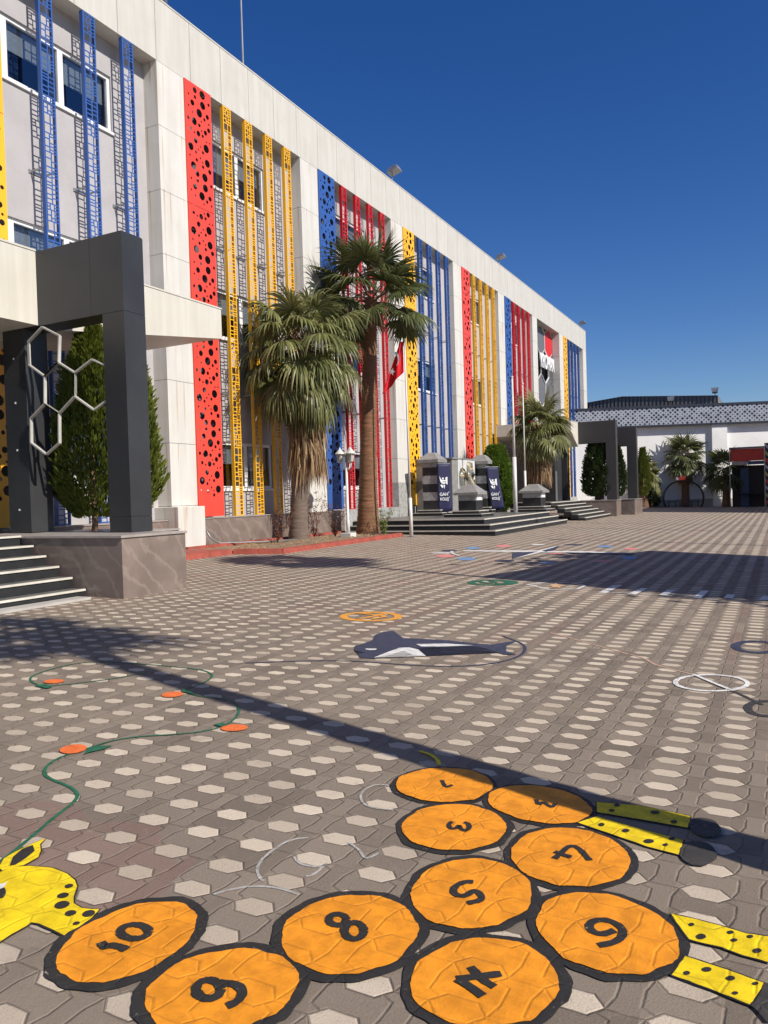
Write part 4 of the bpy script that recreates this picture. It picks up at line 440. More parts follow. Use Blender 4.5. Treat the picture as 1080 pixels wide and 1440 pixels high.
# ---- laser cut strips: one drawing, reused
def strip_holes(L, w, seed):
    rnd = random.Random(seed); mod = []; MH = 2.12; bar = 0.026
    def cut(x0, x1, z0, z1, d):
        ww, hh = x1 - x0, z1 - z0
        if (ww > 0.17 and d < 7 and ww > hh * 0.45):
            f = rnd.uniform(0.35, 0.65); xm = x0 + ww * f; cut(x0, xm, z0, z1, d + 1); cut(xm, x1, z0, z1, d + 1)
        elif hh > 0.21 or (hh > 0.12 and rnd.random() < 0.5):
            f = rnd.choice([0.3, 0.4, 0.5, 0.6, 0.7]); zm = z0 + hh * f
            if min(zm - z0, z1 - zm) < 0.055: zm = (z0 + z1) / 2
            cut(x0, x1, z0, zm, d + 1); cut(x0, x1, zm, z1, d + 1)
        else: mod.append((x0, x1, z0, z1))
    z = 0
    while z < MH - 0.05:
        h = rnd.uniform(0.2, 0.42); h = min(h, MH - z)
        if MH - z - h < 0.12: h = MH - z
        cut(0.018, w - 0.018, z, z + h, 0); z += h
    out = []; z = 0.02
    while z < L:
        for (a, b, c, d) in mod:
            c2, d2 = c + z, min(d + z, L - 0.02)
            if c2 > L - 0.05: continue
            out.append((a, b, c2, d2))
        z += MH
    return out
SL = 10.70; SWD = 0.325
strip_me = {}
def strip_mesh(color):
    if color in strip_me: return strip_me[color]
    mb_ = MB(); g = 0.0125; t_ = 0.003
    for (a, b, c, d) in strip_holes(SL, SWD, 11):
        if b - a < 2.4 * g or d - c < 2.4 * g: mb_.box(-t_, t_, a, b, c, d); continue
        o_ = [(a, c), (b, c), (b, d), (a, d)]; h_ = [(a + g, c + g), (b - g, c + g), (b - g, d - g), (a + g, d - g)]
        mb_.add([(x, p[0], p[1]) for x in (t_, -t_) for q in (o_, h_) for p in q],
                [(k, (k + 1) % 4, 4 + (k + 1) % 4, 4 + k) for k in range(4)] + [(8 + (k + 1) % 4, 8 + k, 12 + k, 12 + (k + 1) % 4) for k in range(4)] + [(4 + k, 4 + (k + 1) % 4, 12 + (k + 1) % 4, 12 + k) for k in range(4)])
    mb_.box(-t_, t_, 0, .018, 0, SL).box(-t_, t_, SWD - .018, SWD, 0, SL).box(-t_, t_, .018, SWD - .018, 0, .02).box(-t_, t_, .018, SWD - .018, SL - .02, SL)
    me = mb_.mesh('strip')
    fl = MB(); fl.box(-0.095, -0.0032, 0, 0.005, 0, SL).box(-0.095, -0.0032, SWD - 0.005, SWD, 0, SL)
    append_boxes(me, fl); me.materials.clear(); me.materials.append(MATS[color]); strip_me[color] = me
    return me
br = MB()
for z in (3.25, 7.05):
    for yy in (0.02, SWD - 0.02): br.box(-0.42, -0.05, yy - 0.012, yy + 0.012, z, z + 0.03)
    br.box(-0.42, -0.40, -0.03, SWD + 0.03, z - 0.02, z + 0.05)
br_me = br.mesh('bracket'); br_me.materials.append(MATS['steel'])
def strip(y0, color):
    o = link('strip_screen', strip_mesh(color), color, school, loc=(XF + 0.0, y0, 1.02))
    b = bpy.data.objects.new('bracket', br_me); COL.objects.link(b); b.parent = o
def dot_holes(w, z0, z1, seed):
    rnd = random.Random(seed); mod = []; MH = 2.05
    for target, n in ((0.095, 8), (0.066, 8), (0.042, 11), (0.026, 14)):
        t = 0
        while n > 0 and t < 3000:
            t += 1; r = target * rnd.uniform(0.88, 1.08); x = rnd.uniform(0.05 + r, w - 0.05 - r); z = rnd.uniform(0, MH)
            ok = True
            for (a, b, q) in mod:
                dz = abs(z - b); dz = min(dz, MH - dz)
                if math.hypot(a - x, dz) < r + q + 0.04: ok = False; break
            if ok: mod.append((x, z, r)); n -= 1
    out = []; z = z0
    while z < z1:
        for (a, b, r) in mod:
            c = z + b
            if c - r < z0 + 0.03 or c + r > z1 - 0.04 or abs(c - (8.72 - 1.04)) < r + 0.03: continue
            out.append([(a + r * math.cos(t * math.pi / 9), c + r * math.sin(t * math.pi / 9)) for t in range(18)])
        z += MH
    return out
PW = 0.965
pm = {}
def perf_panel(y0, color):
    if color not in pm:
        zs = 8.72 - 1.04
        hs = dot_holes(PW, 0.45, ZF - 1.04, 5)
        lo = [h for h in hs if h[0][1] < zs]; hi = [[(a, b) for a, b in h] for h in hs if h[0][1] >= zs]
        me = holes_mesh('p', [(0, 0), (PW, 0), (PW, zs - 0.006), (0, zs - 0.006)], lo, 0.006)
        me2 = holes_mesh('p2', [(0, zs + 0.006), (PW, zs + 0.006), (PW, ZF - 1.042), (0, ZF - 1.042)], hi, 0.006)
        bm = bmesh.new(); bm.from_mesh(me); bm.from_mesh(me2); bm.to_mesh(me); bm.free(); bpy.data.meshes.remove(me2)
        H_ = ZF - 1.042; fl = MB()
        fl.box(-0.035, -0.0032, 0, 0.005, 0, H_).box(-0.035, -0.0032, PW - 0.005, PW, 0, H_)
        append_boxes(me, fl); me.materials.clear(); me.materials.append(MATS[color]); pm[color] = me
    MB().box(-13.19, XF + .0, y0 + PW - .03, y0 + PW - .008, 1.05, ZF - .02).build('panel_shade_plate', 'sign_grey', school)  # added dark plate, makes the panel holes look as deep in shade
    return link('perforated_panel', pm[color], color, school, loc=(XF + 0.036, y0, 1.04))
scheme = {-1: ('amber_metal', 'blue_metal'), 0: ('red_metal', 'yellow_metal'), 1: ('blue_metal', 'crimson_metal'), 2: ('yellow_metal', 'blue_metal'),
          3: ('red_metal', 'yellow_metal'), 4: ('blue_metal', 'crimson_metal'), 6: ('yellow_metal', 'blue_metal')}
pn = {'red_metal': 'red', 'blue_metal': 'blue', 'yellow_metal': 'yellow', 'amber_metal': 'yellow'}
for n, (pc, sc) in scheme.items():
    if n == -1:
        perf_panel(8.76, pc)
        for y in (10.62, 11.71, 12.79): strip(y, sc)
        continue
    P = W0 + BW * n
    perf_panel(P, pc)
    for k in range(4): strip(P + 1.485 + 0.925 * k, sc)
# ---- sign bay
sb = MB(); sb.box(-14.85, -14.8, 45.2, 50.3, 1.0, ZF); sb.build('recess_wall', 'interior_dark', school)
def hexa(cx, cz, r, x, mb, w=0.05, mi=0, squeeze=1.0):
    ps = [(x, cx + r * squeeze * math.cos(R(90 + 60 * k)), cz + r * math.sin(R(90 + 60 * k))) for k in range(6)]
    for k in range(6): mb.bar(ps[k], ps[(k + 1) % 6], w, w, mi)
    return ps
sg = MB()
hx = [(49.45, 10.95, 1.05), (47.6, 10.95, 1.05), (48.5, 9.35, 1.05), (47.6, 7.75, 1.05), (49.45, 7.75, 1.05), (50.3, 9.35, 1.05), (46.7, 9.35, 1.05)]
for (cy, cz, r) in hx: hexa(cy, cz, r, -13.28, sg)
fr = sg.build('hexagon_frame', 'white_frame', school)
ps = [(-13.27, 49.45 + 0.97 * math.cos(R(90 + 60 * k)), 10.95 + 0.97 * math.sin(R(90 + 60 * k))) for k in range(6)]
m_ = MB(); m_.add(ps + [(-13.33, p[1], p[2]) for p in ps], [(0, 1, 2, 3, 4, 5), (11, 10, 9, 8, 7, 6)] + [(k, (k + 1) % 6, 6 + (k + 1) % 6, 6 + k) for k in range(6)])
red = m_.build('red_hexagon', 'crimson_metal', fr)
m_ = MB()
for (cy, cz, r) in (hx[1], hx[3], hx[4]):
    ps = [(-13.30, cy + 0.97 * math.cos(R(90 + 60 * k)), cz + 0.97 * math.sin(R(90 + 60 * k))) for k in range(6)]
    m_.add(ps, [(0, 1, 2, 3, 4, 5)])
m_.build('grey_hexagon', 'sign_grey', fr)
def text_obj(name, body, size, matn, parent, loc, rot, ext=0.01, xs=1.0, align='CENTER', bold=0.0):
    cu = bpy.data.curves.new(name, 'FONT'); cu.body = body; cu.size = size; cu.extrude = ext; cu.align_x = align; cu.align_y = 'CENTER'; cu.offset = bold
    ob = bpy.data.objects.new('tmp', cu); COL.objects.link(ob)
    me = bpy.data.meshes.new_from_object(ob.evaluated_get(bpy.context.evaluated_depsgraph_get()))
    bpy.data.objects.remove(ob); bpy.data.curves.remove(cu)
    me.transform(Matrix.Diagonal((xs, 1, 1, 1))); me.transform(rot.to_4x4()); me.materials.clear(); me.materials.append(MATS[matn])
    return link(name, me, matn, parent, loc=loc)
ROTX = Matrix(((0, 0, 1), (1, 0, 0), (0, 1, 0)))         # text facing +X (reads along +Y)
text_obj('lettering', 'KROHAN', 1.25, 'flag_white', fr, (-13.15, 48.6, 9.55), ROTX, 0.04, 0.60, bold=0.012)
# ---- rooftop fittings (things of their own)
t = thing('roof_mast', (-12.95, 17.41, ZT), 'thin grey mast rising from the roof edge above the red perforated panel', 'mast')
MB().tube([(-12.95, 17.41, ZT + .03), (-12.95, 17.41, 16.0)], [0.03, 0.025], 8).tube([(-12.95, 17.41, 15.99), (-12.95, 17.41, 20.0)], [0.018, 0.012], 8).build('pole', 'steel', t)
MB().box(-13.03, -12.87, 17.33, 17.49, ZT + .036, ZT + .06).build('base_plate', 'steel', t)
for i, (y, lab) in enumerate([(26.27, 'grey floodlight on the roof edge above the yellow perforated panel, nearest of the roof floodlights'), (38.6, 'small grey floodlight on the roof edge about halfway along the block'), (56.9, 'small dark floodlight at the far end of the roof edge')]):
    t = thing('floodlight', (-12.85, y, ZT + 0.035), lab, 'floodlight', 'floodlights on the roof edge')
    MB().box(-12.93, -12.77, y - 0.08, y + 0.08, ZT + .036, ZT + .05).tube([(-12.85, y, ZT + 0.04), (-12.80, y, ZT + 0.3)], 0.03, 6).build('bracket', 'steel', t)
    h = MB(); a = Vector((-12.95, y, ZT + 0.30)); 
    h.add([(-12.95, y - .22, ZT + .30), (-12.5, y - .22, ZT + .42), (-12.5, y + .22, ZT + .42), (-12.95, y + .22, ZT + .30),
           (-12.92, y - .16, ZT + .50), (-12.58, y - .16, ZT + .58), (-12.58, y + .16, ZT + .58), (-12.92, y + .16, ZT + .50)],
          [(0, 3, 2, 1), (4, 5, 6, 7), (0, 1, 5, 4), (1, 2, 6, 5), (2, 3, 7, 6), (3, 0, 4, 7)])
    h.build('lamp_head', 'steel', t)
t = MB(); t.box(-13.3, -12.85, 13.75, 14.35, ZT + 0.04, ZT + 0.32)
for k in range(5): t.box(-12.85, -12.80, 13.78, 14.32, ZT + 0.07 + .05 * k, ZT + 0.09 + .05 * k)
tag(t.build('roof_unit', 'steel'), 'grey louvred box on the roof edge above the entrance', 'roof unit')
# ================================================================== NEAR ENTRANCE
def entrance_canopy(name, X, ya, yb, yc, yd, zb, ztop, zend, label):
    """white canopy: straight part ya..yb, tapering part yc..yd"""
    t = thing(name, (X - 1, yb, 3), label, 'canopy')
    m_ = MB()
    if yb > ya: m_.box(XF + .003, X, ya, yb, zb, ztop); m_.box(XF + .003, X + .012, ya, yb, ztop + .001, ztop + .03)
    x0 = XF + .003
    m_.add([(x0, yc, zb), (X, yc, zb), (X, yd, zend), (x0, yd, zend), (x0, yc, ztop), (X, yc, ztop), (X, yd, ztop), (x0, yd, ztop)],
           [(0, 3, 2, 1), (4, 5, 6, 7), (0, 1, 5, 4), (1, 2, 6, 5), (2, 3, 7, 6), (3, 0, 4, 7)])
    m_.box(XF + .003, X + .012, min(yc, yd), max(yc, yd) + .01, ztop + .001, ztop + .03)
    m_.build('slab', 'cladding_canopy', t)
    return t
entrance_canopy('entrance_canopy', -10.22, -1.0, 8.267, 8.695, 12.72, 4.22, 5.36, 4.76, 'cream slab canopy over the near entrance steps')
gate = thing('entrance_portal', (-9.7, 8.5, 0.99), 'dark grey portal frame standing on the marble planter at the near entrance', 'portal frame')
MB().box(-8.84, -8.41, 8.27, 8.69, 0.995, 1.222).box(-8.84, -8.41, 8.27, 8.69, 1.227, 4.205).box(-8.83, -8.42, 8.28, 8.68, 1.222, 1.227).build('leg', 'anthracite', gate)
lg = MB().box(-11.06, -10.55, 8.27, 8.69, 1.003, 4.205)
lo = lg.build('leg', 'anthracite', gate)
MB().box(-11.06, -9.065, 8.27, 8.69, 4.21, 5.345).box(-9.06, -8.41, 8.27, 8.69, 4.21, 5.345).box(-9.2, -9.0, 8.278, 8.68, 4.215, 5.34).box(-11.05, -8.42, 8.28, 8.68, 5.346, 5.36).build('beam', 'anthracite', gate)
bt = MB()
for z in (3.75, 3.05, 2.3, 1.35): bt.box(-10.83, -10.80, 8.262, 8.269, z, z + 0.03)
bt.build('bolt', 'white_frame', lo)
hf = thing('hexagon_lattice', (-9.95, 8.5, 2.2), 'cream steel honeycomb lattice hung inside the near portal frame', 'lattice')
H1 = [(-10.08, 4.17), (-9.71, 3.99), (-9.75, 3.59), (-10.07, 3.41), (-10.41, 3.62), (-10.41, 3.98)]
H2 = [(-9.75, 3.59), (-9.41, 3.4), (-9.43, 3.05), (-9.78, 2.82), (-10.09, 2.99), (-10.07, 3.41)]
H3 = [(-9.41, 3.4), (-9.07, 3.58), (-8.76, 3.41), (-8.78, 2.98), (-9.08, 2.81), (-9.43, 3.05)]
H4 = [(-10.09, 2.99), (-9.78, 2.82), (-9.8, 2.37), (-10.1, 2.21), (-10.43, 2.41), (-10.42, 2.79)]
for Hh in (H1, H2, H4):
    m_ = MB()
    for k in range(6):
        a = Hh[k]; b = Hh[(k + 1) % 6]; m_.bar((a[0], 8.235, a[1]), (b[0], 8.235, b[1]), 0.05, 0.022)
    m_.build('hexagon', 'frame_cream', hf)
m_ = MB()
for q in ([(-9.43, 8.235, 3.05), (-9.41, 8.235, 3.4), (-9.08, 8.27, 3.57), (-8.842, 8.31, 3.46)], [(-9.43, 8.235, 3.05), (-9.08, 8.27, 2.82), (-8.842, 8.31, 2.95)]):
    for a, b in zip(q[:-1], q[1:]): m_.bar(a, b, 0.05, 0.022)
m_.build('half_hexagon', 'frame_cream', hf)
# planter
pt = thing('marble_planter', (-9.0, 8.0, gz(-9)), 'brown veined marble planter box at the foot of the near portal', 'planter')
MB().box(-11.2, -7.79, 7.475, 8.70, -0.1, 0.955).build('wall', 'marble', pt)
MB().box(-11.2, -7.765, 7.45, 8.72, 0.957, 0.992).build('coping', 'marble_cap', pt, bevel=0.004)
bd = thing('raised_bed', (-10, 10.5, gz(-10)), 'raised bed behind the near portal with a pale stone top', 'planter')
MB().box(-12.3, -10.0, 8.75, 11.0, 0.0, 0.90).build('wall', 'marble', bd); MB().box(-12.3, -9.98, 8.75, 11.02, 0.902, 0.93).build('coping', 'marble_cap', bd)
st = thing('entrance_steps', (-9.1, 4.5, gz(-9)), 'flight of black granite steps with pale edges at the near entrance', 'steps')
xs = [-8.47, -8.715, -8.97, -9.225, -9.48, -9.735]; zs = [0.27, 0.425, 0.575, 0.72, 0.862, 1.0]
for i, (x, z) in enumerate(zip(xs, zs)):
    zb = (zs[i - 1] if i else 0.0); x2 = xs[i + 1] if i < 5 else -12.7
    MB().box(x2 - 0.05, x - 0.012, -1.0, 7.44, zb - .1 if i else -.1, z - 0.028).build('riser', 'granite', st)
    MB().box(x2 - .01, x - 0.035, -1.0, 7.445, z - 0.026, z).box(x - 0.0345, x + 0.008, -1.0, 7.447, z - 0.026, z + .001, 1).build('tread', ['tread_stone', 'nosing'], st)
MB().box(-8.46, -8.2, -1.0, 7.3, -0.02, 0.185).build('toe_slab', 'concrete', st)
# doors under the canopy
for k, y in enumerate((3.2, 5.0, 6.8)):
    d = thing('entrance_door', (-12.6, y + .8, 1.0), ['dark glazed entrance door under the cream canopy, farthest from the portal', 'dark glazed entrance door under the cream canopy, middle of the three', 'dark glazed entrance door under the cream canopy, next to the portal'][k], 'door', 'entrance doors under the canopy')
    MB().box(-12.66, -12.6, y, y + 1.7, 1.003, 1.12).box(-12.66, -12.6, y, y + 1.7, 3.7, 4.2).box(-12.66, -12.6, y, y + .1, 1.12, 3.7).box(-12.66, -12.6, y + 1.6, y + 1.7, 1.12, 3.7).build('frame', 'anthracite', d)
    MB().box(-12.645, -12.635, y + .101, y + 1.599, 1.121, 3.699).build('pane', 'window_glass', d)
    MB().tube([(-12.57, y + 1.5, 1.7), (-12.53, y + 1.5, 1.72), (-12.53, y + 1.5, 2.4), (-12.57, y + 1.5, 2.42)], 0.02, 6).build('handle', 'white_frame', d)
# ================================================================== PLANTING STRIP
kb = thing('kerb_edging', (-10.1, 16, gz(-10)), 'red painted kerb around the planting strip with the two palms', 'kerb')
def kerb(pts, w, z0, z1, n_len, parent):
    for (a, b) in zip(pts[:-1], pts[1:]):
        a = Vector((a[0], a[1], 0)); b = Vector((b[0], b[1], 0)); L = (b - a).length; n = max(1, round(L / n_len)); d = (b - a) / L
        nrm = Vector((-d.y, d.x, 0)) * w
        m_ = MB()
        for k in range(n):
            p = a + d * (L * k / n + .004); q = a + d * (L * (k + 1) / n - .004)
            m_.add([(p.x, p.y, gz(p.x) + z0), (q.x, q.y, gz(q.x) + z0), (q.x + nrm.x, q.y + nrm.y, gz(q.x) + z0), (p.x + nrm.x, p.y + nrm.y, gz(p.x) + z0),
                    (p.x + nrm.x * .12, p.y + nrm.y * .12, gz(p.x) + z1), (q.x + nrm.x * .12, q.y + nrm.y * .12, gz(q.x) + z1), (q.x + nrm.x * .9, q.y + nrm.y * .9, gz(q.x) + z1), (p.x + nrm.x * .9, p.y + nrm.y * .9, gz(p.x) + z1)],
                   [(0, 3, 2, 1), (4, 5, 6, 7), (0, 1, 5, 4), (1, 2, 6, 5), (2, 3, 7, 6), (3, 0, 4, 7)])
        m_.build('kerb_stones', 'kerb_red', parent)
kerb([(-11.05, 11.6), (-11.02, 13.85), (-9.97, 14.33), (-10.15, 20.85)], 0.22, -0.05, 0.115, 0.75, kb)
kerb([(-12.35, 13.9), (-12.35, 21.2)], 0.16, -0.05, 0.13, 0.75, kb)
MB().box(-12.76, -11.27, 11.6, 13.75, 0.1, gz(-12) + 0.10).build('paved_apron', 'kerb_red', kb)
bedm = MB(); rr = random.Random(3); NX, NY = 12, 40
vs = []
for i in range(NX + 1):
    for j in range(NY + 1):
        x = -12.7 + i * (2.55 / NX); y = 13.85 + j * (7.2 / NY)
        if x > -11.2 and y < 14.33 + (x + 9.97) * -0.0 - 0: y = max(y, 14.0 + (x + 11.2) * 0.3)
        vs.append((min(x, -10.2), y, gz(x) + 0.055 + rr.uniform(-.02, .03)))
fs = [(i * (NY + 1) + j, (i + 1) * (NY + 1) + j, (i + 1) * (NY + 1) + j + 1, i * (NY + 1) + j + 1) for i in range(NX) for j in range(NY)]
tag(bedm.add(vs, fs).build('flower_bed_soil', 'soil', smooth=True), kind='structure')
pb = MB()
for k in range(420):
    x = rr.uniform(-12.2, -10.35); y = rr.uniform(14.5, 20.8); s = rr.uniform(.012, .045); z = gz(x) + .065
    pb.add([(x - s, y - s, z), (x + s, y - s * .6, z), (x + s * .7, y + s, z), (x - s * .8, y + s * .8, z), (x, y, z + s * .8)], [(0, 1, 4), (1, 2, 4), (2, 3, 4), (3, 0, 4)])
tag(pb.build('fallen_debris', 'dead_leaf'), kind='stuff')
hs = MB().tube([(-12.7, 14.9, .75), (-12.6, 15.0, .5), (-12.5, 15.2, .37), (-12.2, 15.8, .35), (-11.9, 16.6, .33), (-11.6, 17.3, .33)], 0.018, 8)
tag(hs.build('water_pipe', 'steel', smooth=True), 'thin grey water pipe curving along the foot of the marble plinth', 'pipe')
# ================================================================== MONUMENT PLATFORM
pf = thing('monument_platform', (-10.2, 26, gz(-10)), 'stepped black granite platform with pale edges carrying the monument and flagpoles', 'platform')
for i, (x, y0, y1, zt_) in enumerate([(-7.58, 21.80, 30.4, 0.31), (-7.86, 22.12, 30.15, 0.475), (-8.14, 22.42, 29.9, 0.64)]):
    zb = -0.1 if i == 0 else zt_ - 0.2
    MB().box(-12.74, x - .012, y0 + .012, y1, zb, zt_ - .031).build('riser', 'granite', pf)
    MB().box(-12.74, x - .0405, y0 + .0405, y1, zt_ - .03, zt_).box(-12.74, x + .006, y0 - .006, y0 + .04, zt_ - .03, zt_ + .0015, 1).box(x - .04, x + .006, y0 + .0402, y1, zt_ - .03, zt_ + .0015, 1).build('tread', ['tread_stone', 'nosing'], pf)
ZP = 0.64
mo = thing('relief_monument', (-12, 28.5, ZP), 'grey stone monument wall with a gilt relief between the two striped pillars', 'monument')
MB().box(-12.74, -11.22, 27.45, 29.85, ZP + .002, 2.78).build('wall', 'granite_grey', mo); MB().box(-12.74, -11.17, 27.4, 29.9, 2.782, 2.83).build('coping', 'granite_grey', mo)
MB().box(-11.218, -11.19, 28.0, 29.85, ZP + .3, 2.775).build('marble_panel', 'white_marble', mo)
rv = MB(); rr = random.Random(9); n = 16; vv = []; 
ny, nz = 22, 26
for j in range(ny + 1):
    for k in range(nz + 1):
        y = 28.1 + 1.55 * j / ny; z = ZP + 0.32 + k / nz * 1.75
        top = 1.2 + 0.3 * math.sin(j * .55) + (.35 if 11 < j < 16 else 0)
        zz = min(z, ZP + .32 + top)
        vv.append((-11.185 + (0.02 if (j in (0, ny) or k in (0, nz)) else 0.03 + 0.14 * max(0, math.sin(j * 0.9 + math.sin(k * .5)) * math.cos(k * .35 + j * .3)) + rr.uniform(0, .05)), y, zz))
rv.add(vv, [(j * (nz + 1) + k, (j + 1) * (nz + 1) + k, (j + 1) * (nz + 1) + k + 1, j * (nz + 1) + k + 1) for j in range(ny) for k in range(nz)])
rv.build('relief', 'relief_stone', mo, smooth=True)
def cap_mesh(mb, x0, x1, y0, y1, z0, oh, hh, hp):
    a, b, c, d = x0 - oh, x1 + oh, y0 - oh, y1 + oh; cx, cy = (a + b) / 2, (c + d) / 2; ix, iy = (b - a) * .17, (d - c) * .17
    mb.box(a, b, c, d, z0, z0 + hh)
    mb.add([(a, c, z0 + hh + .001), (b, c, z0 + hh + .001), (b, d, z0 + hh + .001), (a, d, z0 + hh + .001), (cx - ix, cy - iy, z0 + hh + hp), (cx + ix, cy - iy, z0 + hh + hp), (cx + ix, cy + iy, z0 + hh + hp), (cx - ix, cy + iy, z0 + hh + hp)],
           [(0, 1, 5, 4), (1, 2, 6, 5), (2, 3, 7, 6), (3, 0, 4, 7), (4, 5, 6, 7)])
def striped_pillar(x0, x1, y0, y1, lab):
    t = thing('striped_pillar', ((x0 + x1) / 2, (y0 + y1) / 2, ZP), lab, 'pillar', 'striped pillars beside the monument')
    MB().box(x0 - .3, x1 + .3, y0 - .3, y1 + .3, ZP + .002, ZP + .1).box(x0 - .16, x1 + .16, y0 - .16, y1 + .16, ZP + .101, ZP + .2).build('base', 'granite', t)
    MB().box(x0 - .31, x1 + .31, y0 - .31, y1 + .31, ZP + .1005, ZP + .118).box(x0 - .17, x1 + .17, y0 - .17, y1 + .17, ZP + .2005, ZP + .222).build('edging', 'nosing', t)
    z = ZP + .224; hs_ = [.40, .36, .36, .36, .36, .19]
    top = 2.62; tot = sum(hs_); 
    for i, h in enumerate(hs_):
        h = h * (top - (ZP + .224)) / tot; e = 0 if i % 2 == 0 else .004
        MB().box(x0 - e, x1 + e, y0 - e, y1 + e, z, z + h - .001).build('block', 'granite' if i % 2 == 0 else 'granite_band', t); z += h
    m_ = MB(); cap_mesh(m_, x0, x1, y0, y1, 2.622, .13, .12, .27); m_.build('cap', 'granite_grey', t, bevel=0.01)
striped_pillar(-12.05, -11.47, 26.55, 27.15, 'black and grey banded stone pillar with a pyramid cap, nearer one, left of the relief')
striped_pillar(-11.36, -10.78, 30.05, 30.65, 'black and grey banded stone pillar with a pyramid cap, farther one, in front of the round bush')
def low_box(x0, x1, y0, y1, lab):
    t = thing('stone_pedestal', ((x0 + x1) / 2, (y0 + y1) / 2, ZP), lab, 'pedestal', 'low capped stone pedestals')
    MB().box(x0 - .42, x1 + .3, y0 - .3, y1 + .3, ZP + .002, ZP + .09).box(x0 - .16, x1 + .16, y0 - .16, y1 + .16, ZP + .101, ZP + .19).build('base', 'granite', t)
    MB().box(x0 - .43, x1 + .31, y0 - .31, y1 + .31, ZP + .0905, ZP + .1005).box(x0 - .17, x1 + .17, y0 - .17, y1 + .17, ZP + .1905, ZP + .21).build('edging', 'nosing', t)
    MB().box(x0, x1, y0, y1, ZP + .212, 1.19).build('body', 'granite', t); MB().box(x0 - .004, x1 + .004, y0 - .004, y1 + .004, 1.191, 1.38).build('band', 'granite_band', t)
    m_ = MB(); cap_mesh(m_, x0, x1, y0, y1, 1.382, .13, .08, .27); m_.build('cap', 'granite_grey', t, bevel=0.008)
    MB().box(x1 + .005, x1 + .012, y0 + .12, y1 - .12, 1.20, 1.36).build('plaque', 'flag_white', t)
low_box(-9.83, -9.2, 24.55, 25.2, 'low square granite pedestal with a pyramid cap in front of the relief monument')
low_box(-9.25, -8.52, 30.0, 30.7, 'low square granite pedestal with a pyramid cap beside the tall flagpoles')
def banner(x, y, z0, z1, w, sway, lab, part_y):
    """navy banner hanging on the +X side, facing roughly -Y/+X"""
    t = thing('banner', (x, y, z0), lab, 'banner', 'navy school banners on the striped pillars')
    m_ = MB(); nz, nw = 14, 6; a = R(38); dx, dy = math.cos(a), math.sin(a)
    vs = []
    for i in range(nz + 1):
        f = i / nz; z = z1 + (z0 - z1) * f
        for j in range(nw + 1):
            g = j / nw; off = math.sin(f * 5 + g * 4) * .02 * (1 + f); s = sway * f ** 1.6
            zz = z - (0.07 * (1 - abs(2 * g - 1)) if i == nz else 0)
            vs.append((x + g * w * dx + s * dx + off * dy, y + g * w * dy + s * dy - off * dx, zz))
    fs = [(i * (nw + 1) + j, (i + 1) * (nw + 1) + j, (i + 1) * (nw + 1) + j + 1, i * (nw + 1) + j + 1) for i in range(nz) for j in range(nw)]
    m_.add(vs, fs); bo = m_.build('cloth', 'banner_navy', t, smooth=True)
    md = bo.modifiers.new('thick', 'SOLIDIFY'); md.thickness = 0.006
    rot = Matrix(((dx, 0, dy), (dy, 0, -dx), (0, 1, 0)))
    H_ = z1 - z0
    def at(g, f, o=.022):
        s = sway * f ** 1.6; off = math.sin(f * 5 + g * 4) * .02 * (1 + f)
        return Vector((x + g * w * dx + s * dx + off * dy + dy * o, y + g * w * dy + s * dy - off * dx - dx * o, z1 - H_ * f))
    # winged emblem: shield with bars and side wings
    em = MB()
    def sh(pts):
        em.add([tuple(at(.5 + px, .40 - pz, .03)) for px, pz in pts], [tuple(range(len(pts)))])
    sh([(-.36, .14), (-.30, .02), (-.12, -.04), (-.14, .05), (-.24, .07)]); sh([(.10, .10), (.26, .12), (.24, -.05), (.12, -.03)])
    sh([(-.16, .10), (-.02, .10), (-.02, .065), (-.16, .065)]); sh([(-.15, .05), (.10, .05), (.10, .02), (-.15, .02)])
    sh([(-.13, .005), (.10, .005), (.06, -.03), (-.09, -.03)]); sh([(-.30, -.06), (-.20, -.04), (-.08, -.08), (-.10, -.12), (-.22, -.10)]); sh([(-.06, -.05), (.06, -.05), (.0, -.14)])
    em.build('emblem', 'flag_white', t)
    text_obj('lettering', 'GAHİ', .17, 'flag_white', t, at(.5, .655, .03), rot, 0.002, 0.9, bold=.002)
    text_obj('lettering', 'KOLEJİ', .15, 'flag_white', t, at(.5, .755, .035), rot, 0.002, 0.8, bold=.002)
    MB().tube([at(0, 0, .0), at(1, 0, .0)], .012, 6).build('rod', 'steel', t)
banner(-11.44, 26.5, .82, 2.58, .52, .04, 'navy banner hanging straight on the nearer striped pillar', 0)
banner(-10.75, 30.0, .78, 2.50, .52, .22, 'navy banner blown sideways on the farther striped pillar', 0)
def pole_thing(name, x, y, z0, zm, z1, r, lab, lean=(0, 0), grp='flagpoles on and beside the granite platform'):
    t = thing(name, (x, y, z0), lab, 'flagpole', grp)
    lx, ly = lean; f = (zm - z0) / (z1 - z0)
    MB().tube([(x, y, z0), (x + lx * f, y + ly * f, zm)], r, 10).build('lower_pole', 'white_paint', t, smooth=True)
    MB().tube([(x + lx * f, y + ly * f, zm - .05), (x + lx, y + ly, z1)], [r * .62, r * .45], 8).build('upper_pole', 'white_paint', t, smooth=True)
    MB().box(x - .1, x + .1, y - .1, y + .1, z0 + .001, z0 + .02).build('base_plate', 'steel', t)
    s = MB(); s.add([(x + lx + .05 * math.cos(a) * math.cos(b), y + ly + .05 * math.sin(a) * math.cos(b), z1 + .05 * math.sin(b)) for b in (-1.4, -.7, 0, .7, 1.4) for a in [k * math.pi / 4 for k in range(8)]],
          [(i * 8 + j, i * 8 + (j + 1) % 8, (i + 1) * 8 + (j + 1) % 8, (i + 1) * 8 + j) for i in range(4) for j in range(8)]); s.build('finial', 'white_paint', t, smooth=True)
    return t
